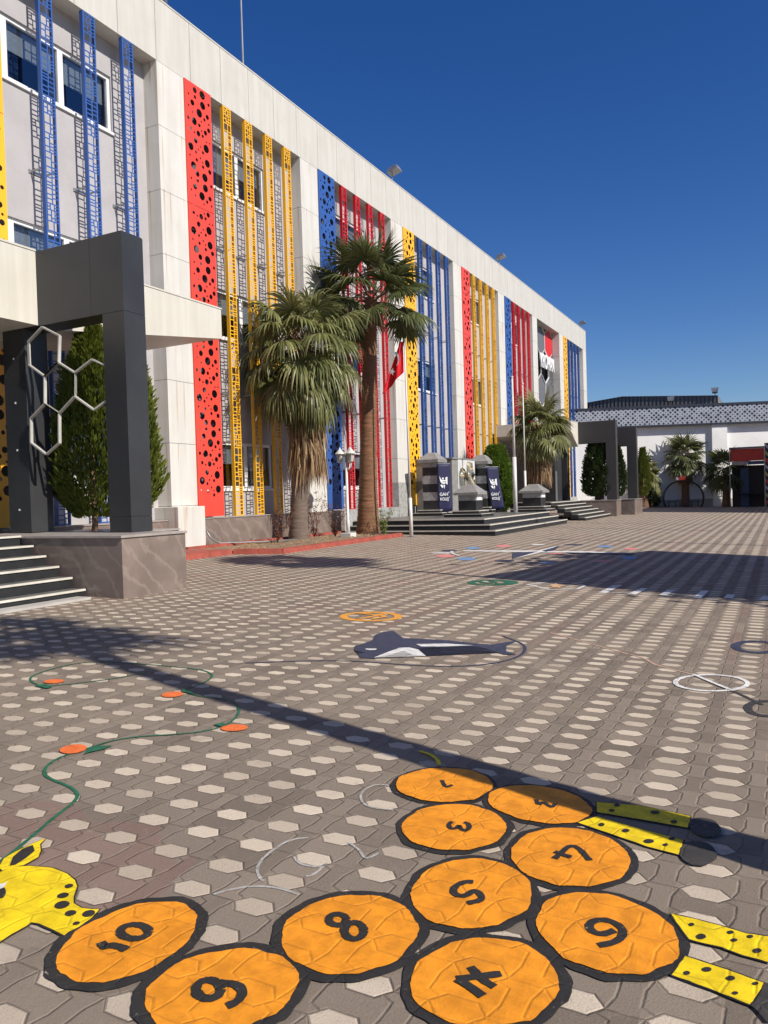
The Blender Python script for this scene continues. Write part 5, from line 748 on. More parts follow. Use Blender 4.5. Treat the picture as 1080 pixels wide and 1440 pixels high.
pole_thing('flagpole', -8.95, 28.1, ZP + .002, 2.75, 5.75, .075, 'white flagpole on the platform, thicker lower half, beside the low pedestal')
pole_thing('flagpole', -9.41, 30.92, gz(-9.4), 2.3, 5.87, .05, 'thinner white flagpole standing behind the farther low pedestal')
fp = pole_thing('flagpole', -9.87, 20.82, gz(-9.87), 1.35, 6.05, .055, 'white flagpole at the platform corner carrying the red flag', lean=(-.04, .0))
# flag
fl = thing('national_flag', (-9.93, 20.82, 6.0), 'red flag with white crescent and star hanging limp from the pole', 'flag')
def flagpt(u, v):            # u 0..1 away from pole, v 0..1 down
    x = -9.93 - .03 - u * (0.10 + .62 * v ** 1.05) ; z = 6.0 - v * (0.9 + 0.62 * u) ; y = 20.80 + math.sin(u * 9 + v * 2) * .055 * min(1, 3 * u)
    return Vector((x, y, z))
nu, nv = 16, 20; m_ = MB(); m_.add([tuple(flagpt(i / nu, j / nv)) for i in range(nu + 1) for j in range(nv + 1)], [(i * (nv + 1) + j, (i + 1) * (nv + 1) + j, (i + 1) * (nv + 1) + j + 1, i * (nv + 1) + j + 1) for i in range(nu) for j in range(nv)])
fo = m_.build('cloth', 'flag_red', fl, smooth=True)
md = fo.modifiers.new('thick', 'SOLIDIFY'); md.thickness = 0.008
def decal(pts, name):
    bm_ = MB(); bm_.add([(p[0], 20.80 - .075, p[1]) for p in pts], [tuple(range(len(pts)))]); return bm_
cx, cz = -10.30, 5.13
st5 = [(cx + (.105 if k % 2 == 0 else .042) * math.cos(R(70 + 36 * k)), cz + (.125 if k % 2 == 0 else .05) * math.sin(R(70 + 36 * k))) for k in range(10)]
m_ = MB(); m_.add([(cx, 20.718, cz)] + [(a, 20.718, b) for a, b in st5], [(0, 1 + (k + 1) % 10, 1 + k) for k in range(10)]); m_.build('star', 'flag_white', fl)
cx, cz = -10.17, 5.50; outer = [(cx + .12 * math.cos(R(a)), cz + .21 * math.sin(R(a))) for a in range(-70, 171, 20)]; inn = [(cx - .025 + .095 * math.cos(R(a)), cz - .04 + .17 * math.sin(R(a))) for a in range(-70, 171, 20)]
n = len(outer); m_ = MB(); m_.add([(a, 20.718, b) for a, b in outer] + [(a, 20.718, b) for a, b in inn], [(k, k + 1, n + k + 1, n + k) for k in range(n - 1)]); m_.build('crescent', 'flag_white', fl)
# lamp post
lp = thing('garden_lamp', (-11.23, 19.42, gz(-11.2)), 'white garden lamp post with lantern heads in front of the palms', 'street lamp')
gx, gy, g0 = -11.23, 19.42, gz(-11.23) + .03
MB().box(gx - .17, gx + .17, gy - .17, gy + .17, g0, g0 + .15).build('base', 'white_paint', lp, bevel=.01)
MB().tube([(gx, gy, g0 + .15), (gx, gy, g0 + .5), (gx, gy, g0 + .52), (gx, gy, 2.75)], [.055, .052, .04, .036], 12).build('post', 'white_paint', lp, smooth=True)
for k, (dx, dy) in enumerate([(-.19, -.02), (.17, -.02), (0.0, .2)]):
    ax, ay = gx + dx, gy + dy
    MB().tube([(gx, gy, 2.28), (gx + dx * .6, gy + dy * .6, 2.22), (ax, ay, 2.32), (ax, ay, 2.44)], .016, 6).build('arm', 'white_paint', lp, smooth=True)
    l = MB()
    ln = MB(); b0, b1 = .06, .10
    for s_ in range(4):
        a = R(45 + 90 * s_); ln.bar((ax + b0 * math.cos(a), ay + b0 * math.sin(a), 2.45), (ax + b1 * math.cos(a), ay + b1 * math.sin(a), 2.68), .014)
    ln.tube([(ax, ay, 2.43), (ax, ay, 2.455)], [.05, .085], 8); ln.tube([(ax, ay, 2.68), (ax, ay, 2.70), (ax, ay, 2.79), (ax, ay, 2.84), (ax, ay, 2.88)], [.15, .14, .055, .02, .004], 10)
    lo = ln.build('lantern', 'white_paint', lp)
    MB().tube([(ax, ay, 2.456), (ax, ay, 2.679)], [.055, .088], 8).build('glass', 'lantern_glass', lo)
# ================================================================== VEGETATION
def frond(mb, o, az, el, plen, blen, nseg, droop, rnd, spread=125, width=.030, mi_leaf=0, mi_pet=1):
    o = Vector(o); d = Vector((math.cos(az) * math.cos(el), math.sin(az) * math.cos(el), math.sin(el)))
    sag = plen * (0.10 + .15 * math.cos(el))
    tip = o + d * plen + Vector((0, 0, -sag)); mid = o + d * plen * .5 + Vector((0, 0, -sag * .2))
    u = Vector((-math.sin(az), math.cos(az), 0))
    def bar3(a, b, w0, w1):
        mb.add([a - u * w0, a + u * w0, b + u * w1, b - u * w1], [(0, 1, 2, 3)], mi_pet)
        n_ = (b - a).normalized().cross(u) * .8
        mb.add([a - n_ * w0, a + n_ * w0, b + n_ * w1, b - n_ * w1], [(0, 1, 2, 3)], mi_pet)
    bar3(o, mid, .022, .017); bar3(mid, tip, .017, .011)
    f = (tip - mid).normalized(); roll = rnd.uniform(-.5, .5)
    n = f.cross(u).normalized()
    if n.z < 0: n = -n
    s = (u * math.cos(roll) + n * math.sin(roll)).normalized(); nn = s.cross(f).normalized()
    for k in range(nseg):
        a = R(-spread + 2 * spread * (k + .5) / nseg + rnd.uniform(-2, 2)); L = blen * (1 - .28 * (abs(a) / R(spread)) ** 2) * rnd.uniform(.88, 1.08)
        dr = (f * math.cos(a) + s * math.sin(a)).normalized(); side = nn.cross(dr).normalized(); tilt = rnd.uniform(-.5, .5)
        side = (side * math.cos(tilt) + nn * math.sin(tilt)).normalized()
        dd = droop * rnd.uniform(.75, 1.3); q = dr + nn * .12 * abs(math.sin(a)); q.normalize(); p = tip.copy(); pts = [p.copy()]
        for t, st in ((.25, .25), (.45, .2), (.62, .17), (.8, .18), (1.0, .2)):
            q = (q + Vector((0, 0, -1)) * dd * (.10 if t < .3 else .22 if t < .5 else .6)).normalized(); p = p + q * L * st; pts.append(p.copy())
        ws = [width * .15, width * .75, width * 1.1, width * .85, width * .45, .002]
        vs = []; keel = nn * width * .28
        for p, w in zip(pts, ws): vs += [p - side * w * .5, p - keel * (w / width), p + side * w * .5]
        mb.add(vs, [(3 * i, 3 * i + 1, 3 * i + 4, 3 * i + 3) for i in range(5)] + [(3 * i + 1, 3 * i + 2, 3 * i + 5, 3 * i + 4) for i in range(5)], mi_leaf)
def palm(loc, h, r0, r1, lean, nf, plen, blen, label, seed, bark='bark', leaf='palm_leaf', skirt=0, skirt_len=.9, group='palms', droop=.75, elmin=-58, elmax=82, nseg=26, azs=None, hollow=0, width=.034, rings=26, skz=1.3):
    rnd = random.Random(seed); t = thing('palm_tree', loc, label, 'palm tree', group)
    tr = MB(); n = 14; pts = []; rad = []
    N = int(h * rings)
    for i in range(N + 1):
        f = i / N; pts.append((lean[0] * f ** 1.3, lean[1] * f ** 1.3, h * f)); ring = 1 + .035 * ((i % 2) * 2 - 1) + rnd.uniform(-.03, .03)
        flare = math.exp(-f * h * 1.4) * .28
        rad.append((r0 + (r1 - r0) * f + r0 * flare) * ring)
    tr.tube(pts, rad, n); tr.build('trunk', bark, t, world=False, smooth=True)
    top = Vector((lean[0], lean[1], h)); cr = MB()
    for k in range(nf):
        f = (k + .5) / nf; el = R(elmax + (elmin - elmax) * f ** .85) + rnd.uniform(-.12, .12); az = k * 2.39996 + rnd.uniform(-.25, .25)
        if azs and rnd.random() < azs[2]: az = azs[0] + rnd.uniform(-azs[1], azs[1])
        o = top + Vector((math.cos(az) * r1 * .7, math.sin(az) * r1 * .7, .25 - .55 * f)); 
        frond(cr, o, az, el, plen * rnd.uniform(.65, 1.22), blen * rnd.uniform(.85, 1.1), nseg, droop * (.6 + .8 * f), rnd, width=width)
    cr.build('crown', [leaf, 'bark'], t, world=False)
    if skirt:
        sk = MB()
        for k in range(skirt):
            az = k * 2.39996; zz = h - .3 - rnd.random() * skz; r = r1 * 1.15 + .05
            o = top + Vector((math.cos(az) * r, math.sin(az) * r, zz - h)); dx = Vector((math.cos(az), math.sin(az), 0)); u = Vector((-math.sin(az), math.cos(az), 0))
            for q in range(9):
                L = skirt_len * rnd.uniform(.5, 1.1); a = rnd.uniform(-.42, .42); out = rnd.uniform(.05, .35)
                p0 = o + u * rnd.uniform(-.06, .06); p1 = p0 + dx * out * .6 * L + u * a * L * .5 + Vector((0, 0, -L * .45)); p2 = p1 + dx * out * .15 * L + u * a * .2 * L + Vector((0, 0, -L * .55)); w = .018; sd = (u * math.cos(q) + dx * math.sin(q))
                sk.add([p0 - sd * w, p0 + sd * w, p1 + sd * w * 1.1, p1 - sd * w * 1.1, p2 + sd * .003, p2 - sd * .003], [(0, 1, 2, 3), (3, 2, 4, 5)])
        sk.build('dead_frond_skirt', 'dead_leaf', t, world=False)
    return t
palm((-11.96, 17.93, gz(-11.96)), 5.4, .24, .17, (.30, .12), 56, 1.0, 1.15, 'shorter leafy fan palm with a drooping skirt of dead fronds, before the yellow screens', 21, 'bark_grey', skirt=230, skirt_len=1.15, droop=1.0, elmin=-84, width=.072, skz=2.6, group='palms in the red kerbed strip', nseg=30)
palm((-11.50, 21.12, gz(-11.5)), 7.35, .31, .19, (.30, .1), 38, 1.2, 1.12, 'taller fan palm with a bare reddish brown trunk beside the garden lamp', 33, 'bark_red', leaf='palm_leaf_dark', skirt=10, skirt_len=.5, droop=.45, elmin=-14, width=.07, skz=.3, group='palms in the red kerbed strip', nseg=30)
palm((-9.72, 32.35, gz(-9.4)), 4.1, .27, .22, (.55, 0), 44, .7, .95, 'broad fan palm with a shaggy brown skirt behind the white flagpoles', 41, 'bark_red', skirt=120, skirt_len=.9, droop=.6, elmin=-66, width=.07, skz=1.5, group='palms along the school front', nseg=26)
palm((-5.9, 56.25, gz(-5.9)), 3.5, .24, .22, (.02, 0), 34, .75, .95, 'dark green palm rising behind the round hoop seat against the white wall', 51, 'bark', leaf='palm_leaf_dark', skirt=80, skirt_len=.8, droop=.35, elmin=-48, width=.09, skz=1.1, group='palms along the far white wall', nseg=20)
palm((-8.45, 54.9, gz(-8.45)), 2.35, .28, .2, (.06, 0), 24, .65, .85, 'small leaning palm beside the clipped dark bush at the far wall', 52, 'bark', skirt=20, skirt_len=.5, droop=.5, elmin=-45, width=.09, skz=.4, group='palms along the far white wall', nseg=20)
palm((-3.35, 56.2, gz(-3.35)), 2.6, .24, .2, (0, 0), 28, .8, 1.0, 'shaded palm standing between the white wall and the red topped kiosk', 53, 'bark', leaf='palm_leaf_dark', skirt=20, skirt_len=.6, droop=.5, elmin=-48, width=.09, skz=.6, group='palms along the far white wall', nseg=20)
def juniper(name, loc, h, rmax, label, cat, seed, leaf, n=5200, s=.15, lean=(0, 0), prof=None, group=None, trunk=.35, up=.8):
    rnd = random.Random(seed); t = thing(name, loc, label, cat, group)
    MB().tube([(0, 0, -.02), (.02, 0, trunk * .6), (0, 0, h * .45)], [.06, .05, .03], 8).build('trunk', 'bark', t, world=False, smooth=True)
    prof = prof or (lambda f: (min(1, (f + .04) / .22) ** .6) * (1 - max(0, f - .3) / .74) ** .62)
    m_ = MB(); lob = [rnd.uniform(0, 6.28) for _ in range(6)]
    for k in range(n):
        f = rnd.random() ** .9; a = rnd.uniform(0, 2 * math.pi)
        r = rmax * prof(f) * (1 + .10 * math.sin(3 * a + lob[0] + f * 7) + .12 * math.sin(7 * a + lob[1] - f * 15) + .06 * math.sin(13 * a + f * 31)) * (rnd.uniform(.35, 1.0) ** .35)
        p = Vector((r * math.cos(a) + lean[0] * f, r * math.sin(a) + lean[1] * f, trunk + f * (h - trunk)))
        out = Vector((math.cos(a) * .55 + rnd.uniform(-.35, .35), math.sin(a) * .55 + rnd.uniform(-.35, .35), up + rnd.uniform(-.3, .3))).normalized()
        L = s * rnd.uniform(.6, 1.35); sd = out.cross(Vector((rnd.uniform(-1, 1), rnd.uniform(-1, 1), rnd.uniform(-1, 1)))).normalized(); w = L * .13
        q = p + out * L * .5; e = p + out * L
        b1 = q + sd * L * .30 + out * L * .22; b2 = q - sd * L * .30 + out * L * .2; n3 = out.cross(sd) * w
        m_.add([p, q + sd * w, e, q - sd * w, q + n3, q - n3, p + out * L * .3, b1, b2],
               [(0, 1, 2, 3), (0, 4, 2, 5), (6, 1, 7), (6, 3, 8)])
    m_.build('foliage', leaf, t, world=False)
    return t
juniper('juniper', (-10.36, 9.35, .93), 3.4, .70, 'bright green pointed juniper seen through the near portal frame', 'conifer', 61, 'juniper_leaf', 15000, .12, lean=(.12, 0), trunk=.25)
juniper('juniper', (-10.42, 10.35, .93), 3.15, .47, 'slim green juniper partly hidden behind the right leg of the near portal', 'conifer', 62, 'juniper_leaf', 9000, .12, lean=(.08, 0), trunk=.3)
egg = lambda f: (max(0.0, 1 - abs(2 * f - .85) ** 2.6)) ** .45 if f < .98 else .2
juniper('juniper', (-8.15, 39.3, .93), 3.0, .78, 'dense rounded dark conifer in the far marble planter', 'conifer', 63, 'juniper_far', 9000, .17, prof=lambda f: .92 * (min(1, (f + .05) / .15) ** .5) * (1 - max(0, f - .55) / .5) ** .5, trunk=.15)
juniper('juniper', (-7.62, 41.3, .93), 2.7, .42, 'narrow pointed conifer between the two far portals', 'conifer', 64, 'juniper_far', 4000, .15, trunk=.1)
juniper('juniper', (-6.55, 42.6, .93), 2.6, .33, 'sliver of a green conifer behind the farthest portal', 'conifer', 65, 'juniper_leaf', 2600, .15, trunk=.1)
juniper('round_bush', (-10.72, 31.1, ZP), 2.75, .62, 'fresh green rounded bush behind the striped pillar with the blown banner', 'bush', 66, 'bush_leaf', 9000, .17, prof=lambda f: .95 * (min(1, (f + .05) / .2) ** .5) * (1 - max(0, f - .55) / .5) ** .5, trunk=.02, up=.3)
juniper('clipped_bush', (-8.0, 55.4, gz(-8)), 1.9, .55, 'dark clipped bush beside the small leaning palm at the far wall', 'bush', 67, 'juniper_far', 2500, .16, prof=lambda f: (max(.05, 1 - abs(2 * f - .9) ** 2.4)) ** .5, trunk=.02, up=.4)
def rose(loc, h, seed, lab, leafm):
    rnd = random.Random(seed); t = thing('rose_bush', loc, lab, 'shrub', 'bare thorny shrubs in the planting strip'); m_ = MB(); lf = MB()
    for k in range(9):
        a = rnd.uniform(0, 6.28); p = Vector((0, 0, 0)); d = Vector((math.cos(a) * .35, math.sin(a) * .35, 1)).normalized(); pts = [p]
        for i in range(6):
            d = (d + Vector((rnd.uniform(-.3, .3), rnd.uniform(-.3, .3), .1))).normalized(); p = p + d * h / 5.5 * rnd.uniform(.7, 1.1); pts.append(p)
            for q in range(6):
                c = p + Vector((rnd.uniform(-.07, .07), rnd.uniform(-.07, .07), rnd.uniform(-.05, .05))); s = rnd.uniform(.012, .028); nrm = Vector((rnd.uniform(-1, 1), rnd.uniform(-1, 1), rnd.uniform(-1, 1))).normalized(); u = nrm.orthogonal().normalized() * s; v = nrm.cross(u)
                lf.add([c - u, c + v, c + u, c - v], [(0, 1, 2, 3)])
            if i > 1:
                e = p + Vector((rnd.uniform(-.12, .12), rnd.uniform(-.12, .12), rnd.uniform(.03, .14))); m_.tube([p, e], [.004, .002], 4)
        m_.tube(pts, [.009, .008, .007, .006, .005, .004, .003], 5)
    m_.build('stems', 'twig', t, world=False); lf.build('leaves', leafm, t, world=False)
for i, (x, y, h, lab, lm) in enumerate([(-11.73, 16.56, .95, 'sparse reddish thorny shrub left of the shorter palm', 'dry_leaf'), (-12.1, 18.95, 1.35, 'tall thin thorny shrub just right of the shorter palm trunk', 'dry_leaf'), (-11.5, 19.9, .1, '', ''), (-11.75, 19.55, 1.0, 'reddish thorny shrub behind the garden lamp post', 'dry_leaf'), (-10.75, 20.7, .75, 'small green weed at the right foot of the taller palm', 'bush_leaf')]):
    if lab: rose((x, y, gz(x) + .05), h, 70 + i, lab, lm)
# ================================================================== FAR END OF THE YARD
YF = 38.3
t = thing('far_entrance_steps', (-8.5, 34.5, gz(-8.5)), 'flight of dark steps with pale edges at the far entrance beyond the platform', 'steps')
for i in range(6):
    x = -7.45 - .29 * i; z = .275 + .135 * i; x2 = x - .29 if i < 5 else -12.7
    MB().box(x2 - .05, x - .012, 33.0, YF - .02, z - .2 if i else -.1, z - .029).build('riser', 'granite', t)
    MB().box(x2 - .01, x - .06, 33.0, YF - .015, z - .028, z).box(x - .0595, x + .008, 33.0, YF - .013, z - .028, z + .001, 1).build('tread', ['tread_stone', 'nosing'], t)
t = thing('marble_planter', (-8.1, 38.7, gz(-8)), 'far marble planter box holding the rounded dark conifer', 'planter')
MB().box(-9.4, -7.15, YF, 39.5, -.1, .90).build('wall', 'marble', t); MB().box(-9.42, -7.12, YF - .02, 39.52, .902, .93).build('coping', 'marble_cap', t)
t = thing('marble_planter', (-7.1, 41, gz(-7)), 'farthest marble planter box, behind and right of the one with the rounded conifer', 'planter')
MB().box(-8.4, -6.66, 40.5, 42.9, -.1, .90).build('wall', 'marble', t); MB().box(-8.42, -6.63, 40.48, 42.92, .902, .93).build('coping', 'marble_cap', t)
t = thing('entrance_portal', (-8.1, 38.95, .93), 'dark grey portal frame behind the rounded conifer at the far entrance', 'portal frame')
MB().box(-7.68, -7.20, 38.75, 39.2, .935, 3.75).build('leg', 'anthracite_far', t); MB().box(-10.1, -9.6, 38.75, 39.2, .6, 3.75).build('leg', 'anthracite_far', t); MB().box(-10.1, -7.20, 38.75, 39.2, 3.752, 4.83).build('beam', 'anthracite_far', t)
t = thing('entrance_portal', (-7.3, 41.0, .93), 'lower dark grey portal frame, the farthest one', 'portal frame')
MB().box(-7.20, -6.72, 41.7, 42.15, .935, 3.68).build('leg', 'anthracite_far', t); MB().box(-8.9, -8.5, 41.7, 42.15, .5, 3.68).build('leg', 'anthracite_far', t); MB().box(-8.9, -6.72, 41.7, 42.15, 3.682, 4.66).build('beam', 'anthracite_far', t)
entrance_canopy('far_canopy', -9.02, 0, 0, 38.74, 37.3, 3.62, 4.80, 4.25, 'cream slab canopy over the far entrance behind the broad fan palm')
t = thing('vestibule', (-11, 37, 1), 'dark metal clad entrance lobby under the far canopy', 'lobby')
MB().box(-12.75, -9.75, 36.9, 38.2, .96, 3.6).build('wall', 'anthracite', t); MB().box(-9.745, -9.72, 36.9, 37.2, .97, 2.4).build('door', 'sign_grey', t)
# far white building
YW = 57.0
fb = thing('white_hall', (-6, YW, .1), 'low white rendered building with a perforated metal frieze closing the yard', 'building', rz=R(21))
w = MB(); w.box(-26, 12, YW, YW + 12, -.5, 5.72); w.build('wall', 'wall_white', fb)
MB().box(-4.2, -3.2, YW - .24, YW - .002, -.3, 5.72).build('pilaster', 'wall_white', fb)
MB().box(-26, 12, YW - .32, YW - .25, 5.80, 7.0).build('frieze', 'perforated_frieze', fb)
MB().box(-26, 12, YW - .38, YW + .3, 5.68, 5.80).box(-26, 12, YW - .38, YW + 12, 7.0, 7.13).build('trim', 'trim_navy', fb)
MB().box(-26, 12, YW - .12, YW - .003, -.3, .62).build('base_course', 'concrete', fb)
hb = thing('metal_hall', (-12, 72, 0), 'grey ribbed metal hall roof rising behind the perforated frieze', 'building')
prof_ = [(-40, 6.0), (-15.4, 9.26), (-12.35, 9.55), (-4.66, 8.98)]
hm = MB(); x = -40; pts = []
top = lambda x: (prof_[0][1] + (x + 40) * (9.26 - 6) / 24.6) if x < -15.4 else (9.26 + (x + 15.4) * .29 / 3.05 if x < -12.35 else 9.55 - (x + 12.35) * .57 / 7.69)
while x < -4.66:
    x2 = min(x + .16, -4.66); x3 = min(x + .32, -4.66)
    hm.add([(x, 70.0, 4), (x2, 70.0, 4), (x2, 70.0, top(x2)), (x, 70.0, top(x))], [(0, 1, 2, 3)]); hm.add([(x2, 69.9, 4), (x3, 69.9, 4), (x3, 69.9, top(x3)), (x2, 69.9, top(x2))], [(0, 1, 2, 3)])
    hm.add([(x2, 70.0, 4), (x2, 69.9, 4), (x2, 69.9, top(x2)), (x2, 70.0, top(x2))], [(0, 1, 2, 3)]); x += .32
hm.add([(-4.66, 69.9, 4), (-4.66, 95, 4), (-4.66, 95, top(-4.66)), (-4.66, 69.9, top(-4.66))], [(0, 1, 2, 3)])
hm.build('ribbed_wall', 'hall_metal', hb)
rf = MB(); xs_ = [-40, -15.4, -12.35, -4.66]
rf.add([(x, y, top(x - .001) + .02) for x in xs_ for y in (69.8, 95)], [(2 * i, 2 * i + 2, 2 * i + 3, 2 * i + 1) for i in range(3)]); rf.build('roof', 'hall_metal', hb)
for k, (x, lab) in enumerate([(-8.3, 'small grey floodlight clamped to the far metal hall'), (-4.85, 'small floodlight at the right end of the far metal hall')]):
    t = thing('floodlight', (x, 69.6, 9), lab, 'floodlight', 'floodlights on the far hall')
    z = top(x) - .35 if k == 0 else top(x) + .35
    MB().tube([(x, 69.85, z - .3), (x, 69.6, z)], .04, 6).build('bracket', 'steel', t); MB().add([(x - .2, 69.4, z - .1), (x + .25, 69.3, z - .1), (x + .3, 69.6, z + .3), (x - .3, 69.6, z + .3), (x - .2, 69.55, z - .2), (x + .2, 69.55, z - .2), (x + .25, 69.75, z + .25), (x - .25, 69.75, z + .25)], [(0, 1, 2, 3), (7, 6, 5, 4), (0, 4, 5, 1), (1, 5, 6, 2), (2, 6, 7, 3), (3, 7, 4, 0)]).build('lamp_head', 'steel', t)
# hoop seat
hp = thing('hoop_seat', (-5.95, 55.3, .1), 'black circular steel hoop with small benches in front of the far palm', 'seat')
for dy in (-.16, .16):
    MB().tube([(-5.95 + 1.27 * math.cos(R(a)), 55.3 + dy, .72 + 1.2 * math.sin(R(a))) for a in range(-30, 211, 8)], .05, 8).build('ring', 'rubber', hp, smooth=True)
for dx in (-.72, .72):
    MB().box(-5.95 + dx - .32, -5.95 + dx + .32, 55.05, 55.5, .48, .53).tube([(-5.95 + dx - .2, 55.27, .12), (-5.95 + dx - .2, 55.27, .48)], .03, 6).tube([(-5.95 + dx + .2, 55.27, .12), (-5.95 + dx + .2, 55.27, .48)], .03, 6).build('bench', 'rubber', hp)
MB().box(-6.2, -5.75, 55.1, 55.14, 1.93, 2.2).build('red_badge', 'kiosk_red', hp); MB().box(-6.35, -6.21, 55.1, 55.14, 1.95, 2.15).build('white_badge', 'flag_white', hp)
# kiosk
kk = thing('kiosk', (-1.8, 55, .05), 'dark kiosk with a red band and diagonally striped side board in the shade', 'kiosk')
MB().box(-3.05, -1.0, 54.7, 56.4, 3.82, 3.92).build('roof', 'sign_grey', kk); MB().box(-2.98, -1.0, 54.78, 54.84, 3.02, 3.80).build('red_band', 'kiosk_red', kk)
MB().box(-2.9, -2.0, 54.77, 54.82, 2.78, 3.0).build('sign_board', 'marble_cap', kk); MB().box(-1.98, -1.0, 54.77, 54.82, 2.78, 3.0).build('sign_board', 'kiosk_blue', kk)
for x in (-3.05, -1.03): MB().box(x, x + .05, 54.72, 54.78, .05, 3.815).build('post', 'steel', kk)
MB().box(-2.95, -1.0, 55.6, 56.3, .05, 2.75).build('wall', 'interior_dark', kk); MB().box(-2.45, -1.95, 55.52, 55.598, .06, 2.6).build('door', 'kiosk_blue', kk)
MB().box(-.96, .8, 54.6, 54.66, .05, 4.1).build('striped_board', 'stripe_board', kk); MB().box(-.99, -.962, 54.58, 54.68, .04, 4.12).build('post', 'steel', kk)
MB().box(-2.9, -1.2, 54.9, 55.5, .9, .95).build('counter', 'interior_dark', kk)
# ================================================================== BESIDE THE CAMERA (their shadows lie across the yard)
palm((1.28, 2.90, gz(1.28)), 6.9, .135, .10, (.0, 0.87), 17, .45, .8, 'slim palm standing beside the camera position', 81, 'bark', skirt=0, droop=.5, elmin=-35, nseg=18, width=.08, rings=8, group='palms beside the yard')
palm((1.75, 10.0, gz(1.75)), 8.9, .075, .06, (0, 1.1), 24, .6, .9, 'tall very slim palm at the right edge of the yard', 82, 'bark', skirt=0, droop=.4, elmin=-30, nseg=16, width=.1, rings=6, group='palms beside the yard')
def shadow_broadleaf(loc, h, r, seed, lab, n=3600):  # unseen trees, added only for the leafy shadow they cast
    rnd = random.Random(seed); t = thing('shadow_casting_tree', loc, lab, 'tree', 'unseen trees added to shade the yard')
    m_ = MB(); m_.tube([(0, 0, 0), (.1, 0, h * .4), (0, .1, h * .7)], [.2, .15, .08], 10)
    for k in range(7):
        a = k * .9; m_.tube([(0, 0, h * .45), (math.cos(a) * r * .5, math.sin(a) * r * .5, h * .8)], [.07, .02], 6)
    m_.build('trunk', 'bark', t, world=False, smooth=True); lf = MB(); cl = [(Vector((rnd.gauss(0, .5), rnd.gauss(0, .5), rnd.gauss(0, .4))), rnd.uniform(.3, .5)) for _ in range(18)]
    for k in range(n):
        c, q = rnd.choice(cl); p = c * r * .8 + Vector((rnd.gauss(0, 1), rnd.gauss(0, 1), rnd.gauss(0, 1))) * q * r * .5; p.z = p.z * .8 + h * .82
        s = rnd.uniform(.09, .17); nrm = Vector((rnd.uniform(-1, 1), rnd.uniform(-1, 1), rnd.uniform(-.2, 1))).normalized(); u = nrm.orthogonal().normalized() * s; v = nrm.cross(u) * .6
        lf.add([p - u, p + v, p + u, p - v], [(0, 1, 2, 3)])
    lf.build('crown', 'tree_leaf', t, world=False)
shadow_broadleaf((4.6, 13.4, gz(5)), 6.8, 2.0, 91, 'unseen leafy tree added to shade the right side of the yard')
shadow_broadleaf((8.0, 10.6, gz(8)), 7.2, 2.4, 92, 'second unseen leafy tree added to shade the right side of the yard')
sh = thing('shadow_casting_canopy', (4, 13, 0), 'unseen flat canopy on steel posts, added to cast the big shadow on the yard', 'canopy')
a_ = R(-16); ca, sa = math.cos(a_), math.sin(a_)  # unseen canopy, added and turned to give the big shadow its straight edge
def rp(u, v, z): return (0.6 + u * ca - v * sa, 10.75 + u * sa + v * ca, z)
m_ = MB(); m_.add([rp(0, 0, 4.0), rp(9, 0, 4.0), rp(9, 6.3, 4.0), rp(0, 6.3, 4.0), rp(0, 0, 4.15), rp(9, 0, 4.15), rp(9, 6.3, 4.15), rp(0, 6.3, 4.15)], [(0, 3, 2, 1), (4, 5, 6, 7), (0, 1, 5, 4), (1, 2, 6, 5), (2, 3, 7, 6), (3, 0, 4, 7)]); m_.build('roof', 'hall_metal', sh)  # roof of the unseen canopy, added to cast the big shadow
for u, v in ((.3, .3), (8.7, .3), (8.7, 6.0), (.3, 6.0)):
    p = rp(u, v, 0); MB().tube([(p[0], p[1], gz(p[0])), (p[0], p[1], 3.998)], .06, 8).build('post', 'steel', sh)
for i, (x, y, h) in enumerate([(1.85, 29.4, 8.0), (2.3, 25.4, 8.0), (3.6, 19.3, 7.0)]):
    t = thing('lamp_post', (x, y, gz(x)), ['farthest', 'middle', 'nearest'][i] + ' of the plain grey lamp posts along the right side of the yard', 'street lamp', 'lamp posts along the right side')
    MB().tube([(0, 0, 0), (0, 0, h)], [.08, .05], 10).build('pole', 'steel', t, world=False); MB().tube([(0, 0, h - .01), (-.5, 0, h + .15)], .03, 6).box(-.8, -.45, -.1, .1, h + .1, h + .18).build('lamp_head', 'steel', t, world=False)
t = thing('shading_hall', (6, 50, 0), 'unseen plain rendered hall at the far right, added to shade the far wall', 'building')
MB().box(1.0, 16, 43.5, 56.0, -.5, 7.5).build('wall', 'wall_white', t); MB().box(.95, 16.1, 43.4, 56.05, 7.502, 7.6).build('roof', 'hall_metal', t)  # unseen box, added and sized for the slanting shade on the far wall
for k in range(4): MB().box(.96, .998, 44.5 + 3 * k, 46.3 + 3 * k, 3.2, 5.0).build('window', 'window_glass', t)
# ================================================================== PAINTED GAMES ON THE PAVING
def flat(pts, z, jit=0.0, rnd=None):
    return [(x + (rnd.uniform(-jit, jit) if rnd else 0), y + (rnd.uniform(-jit, jit) if rnd else 0), gz(x) + z) for x, y in pts]
def densify(pts, step=.012, closed=True):
    out = []; n = len(pts)
    for i in range(n if closed else n - 1):
        a, b = pts[i], pts[(i + 1) % n]; L = math.hypot(b[0] - a[0], b[1] - a[1]); k = max(1, int(L / step))
        out += [(a[0] + (b[0] - a[0]) * j / k, a[1] + (b[1] - a[1]) * j / k) for j in range(k)]
    if not closed: out.append(pts[-1])
    return out
def smooth_pts(pts, closed=True, it=2):
    for _ in range(it):
        n = len(pts); q = []
        for i in range(n if closed else n - 1):
            a, b = pts[i], pts[(i + 1) % n]; q.append((a[0] * .75 + b[0] * .25, a[1] * .75 + b[1] * .25)); q.append((a[0] * .25 + b[0] * .75, a[1] * .25 + b[1] * .75))
        if not closed: q = [pts[0]] + q + [pts[-1]]
        pts = q
    return pts
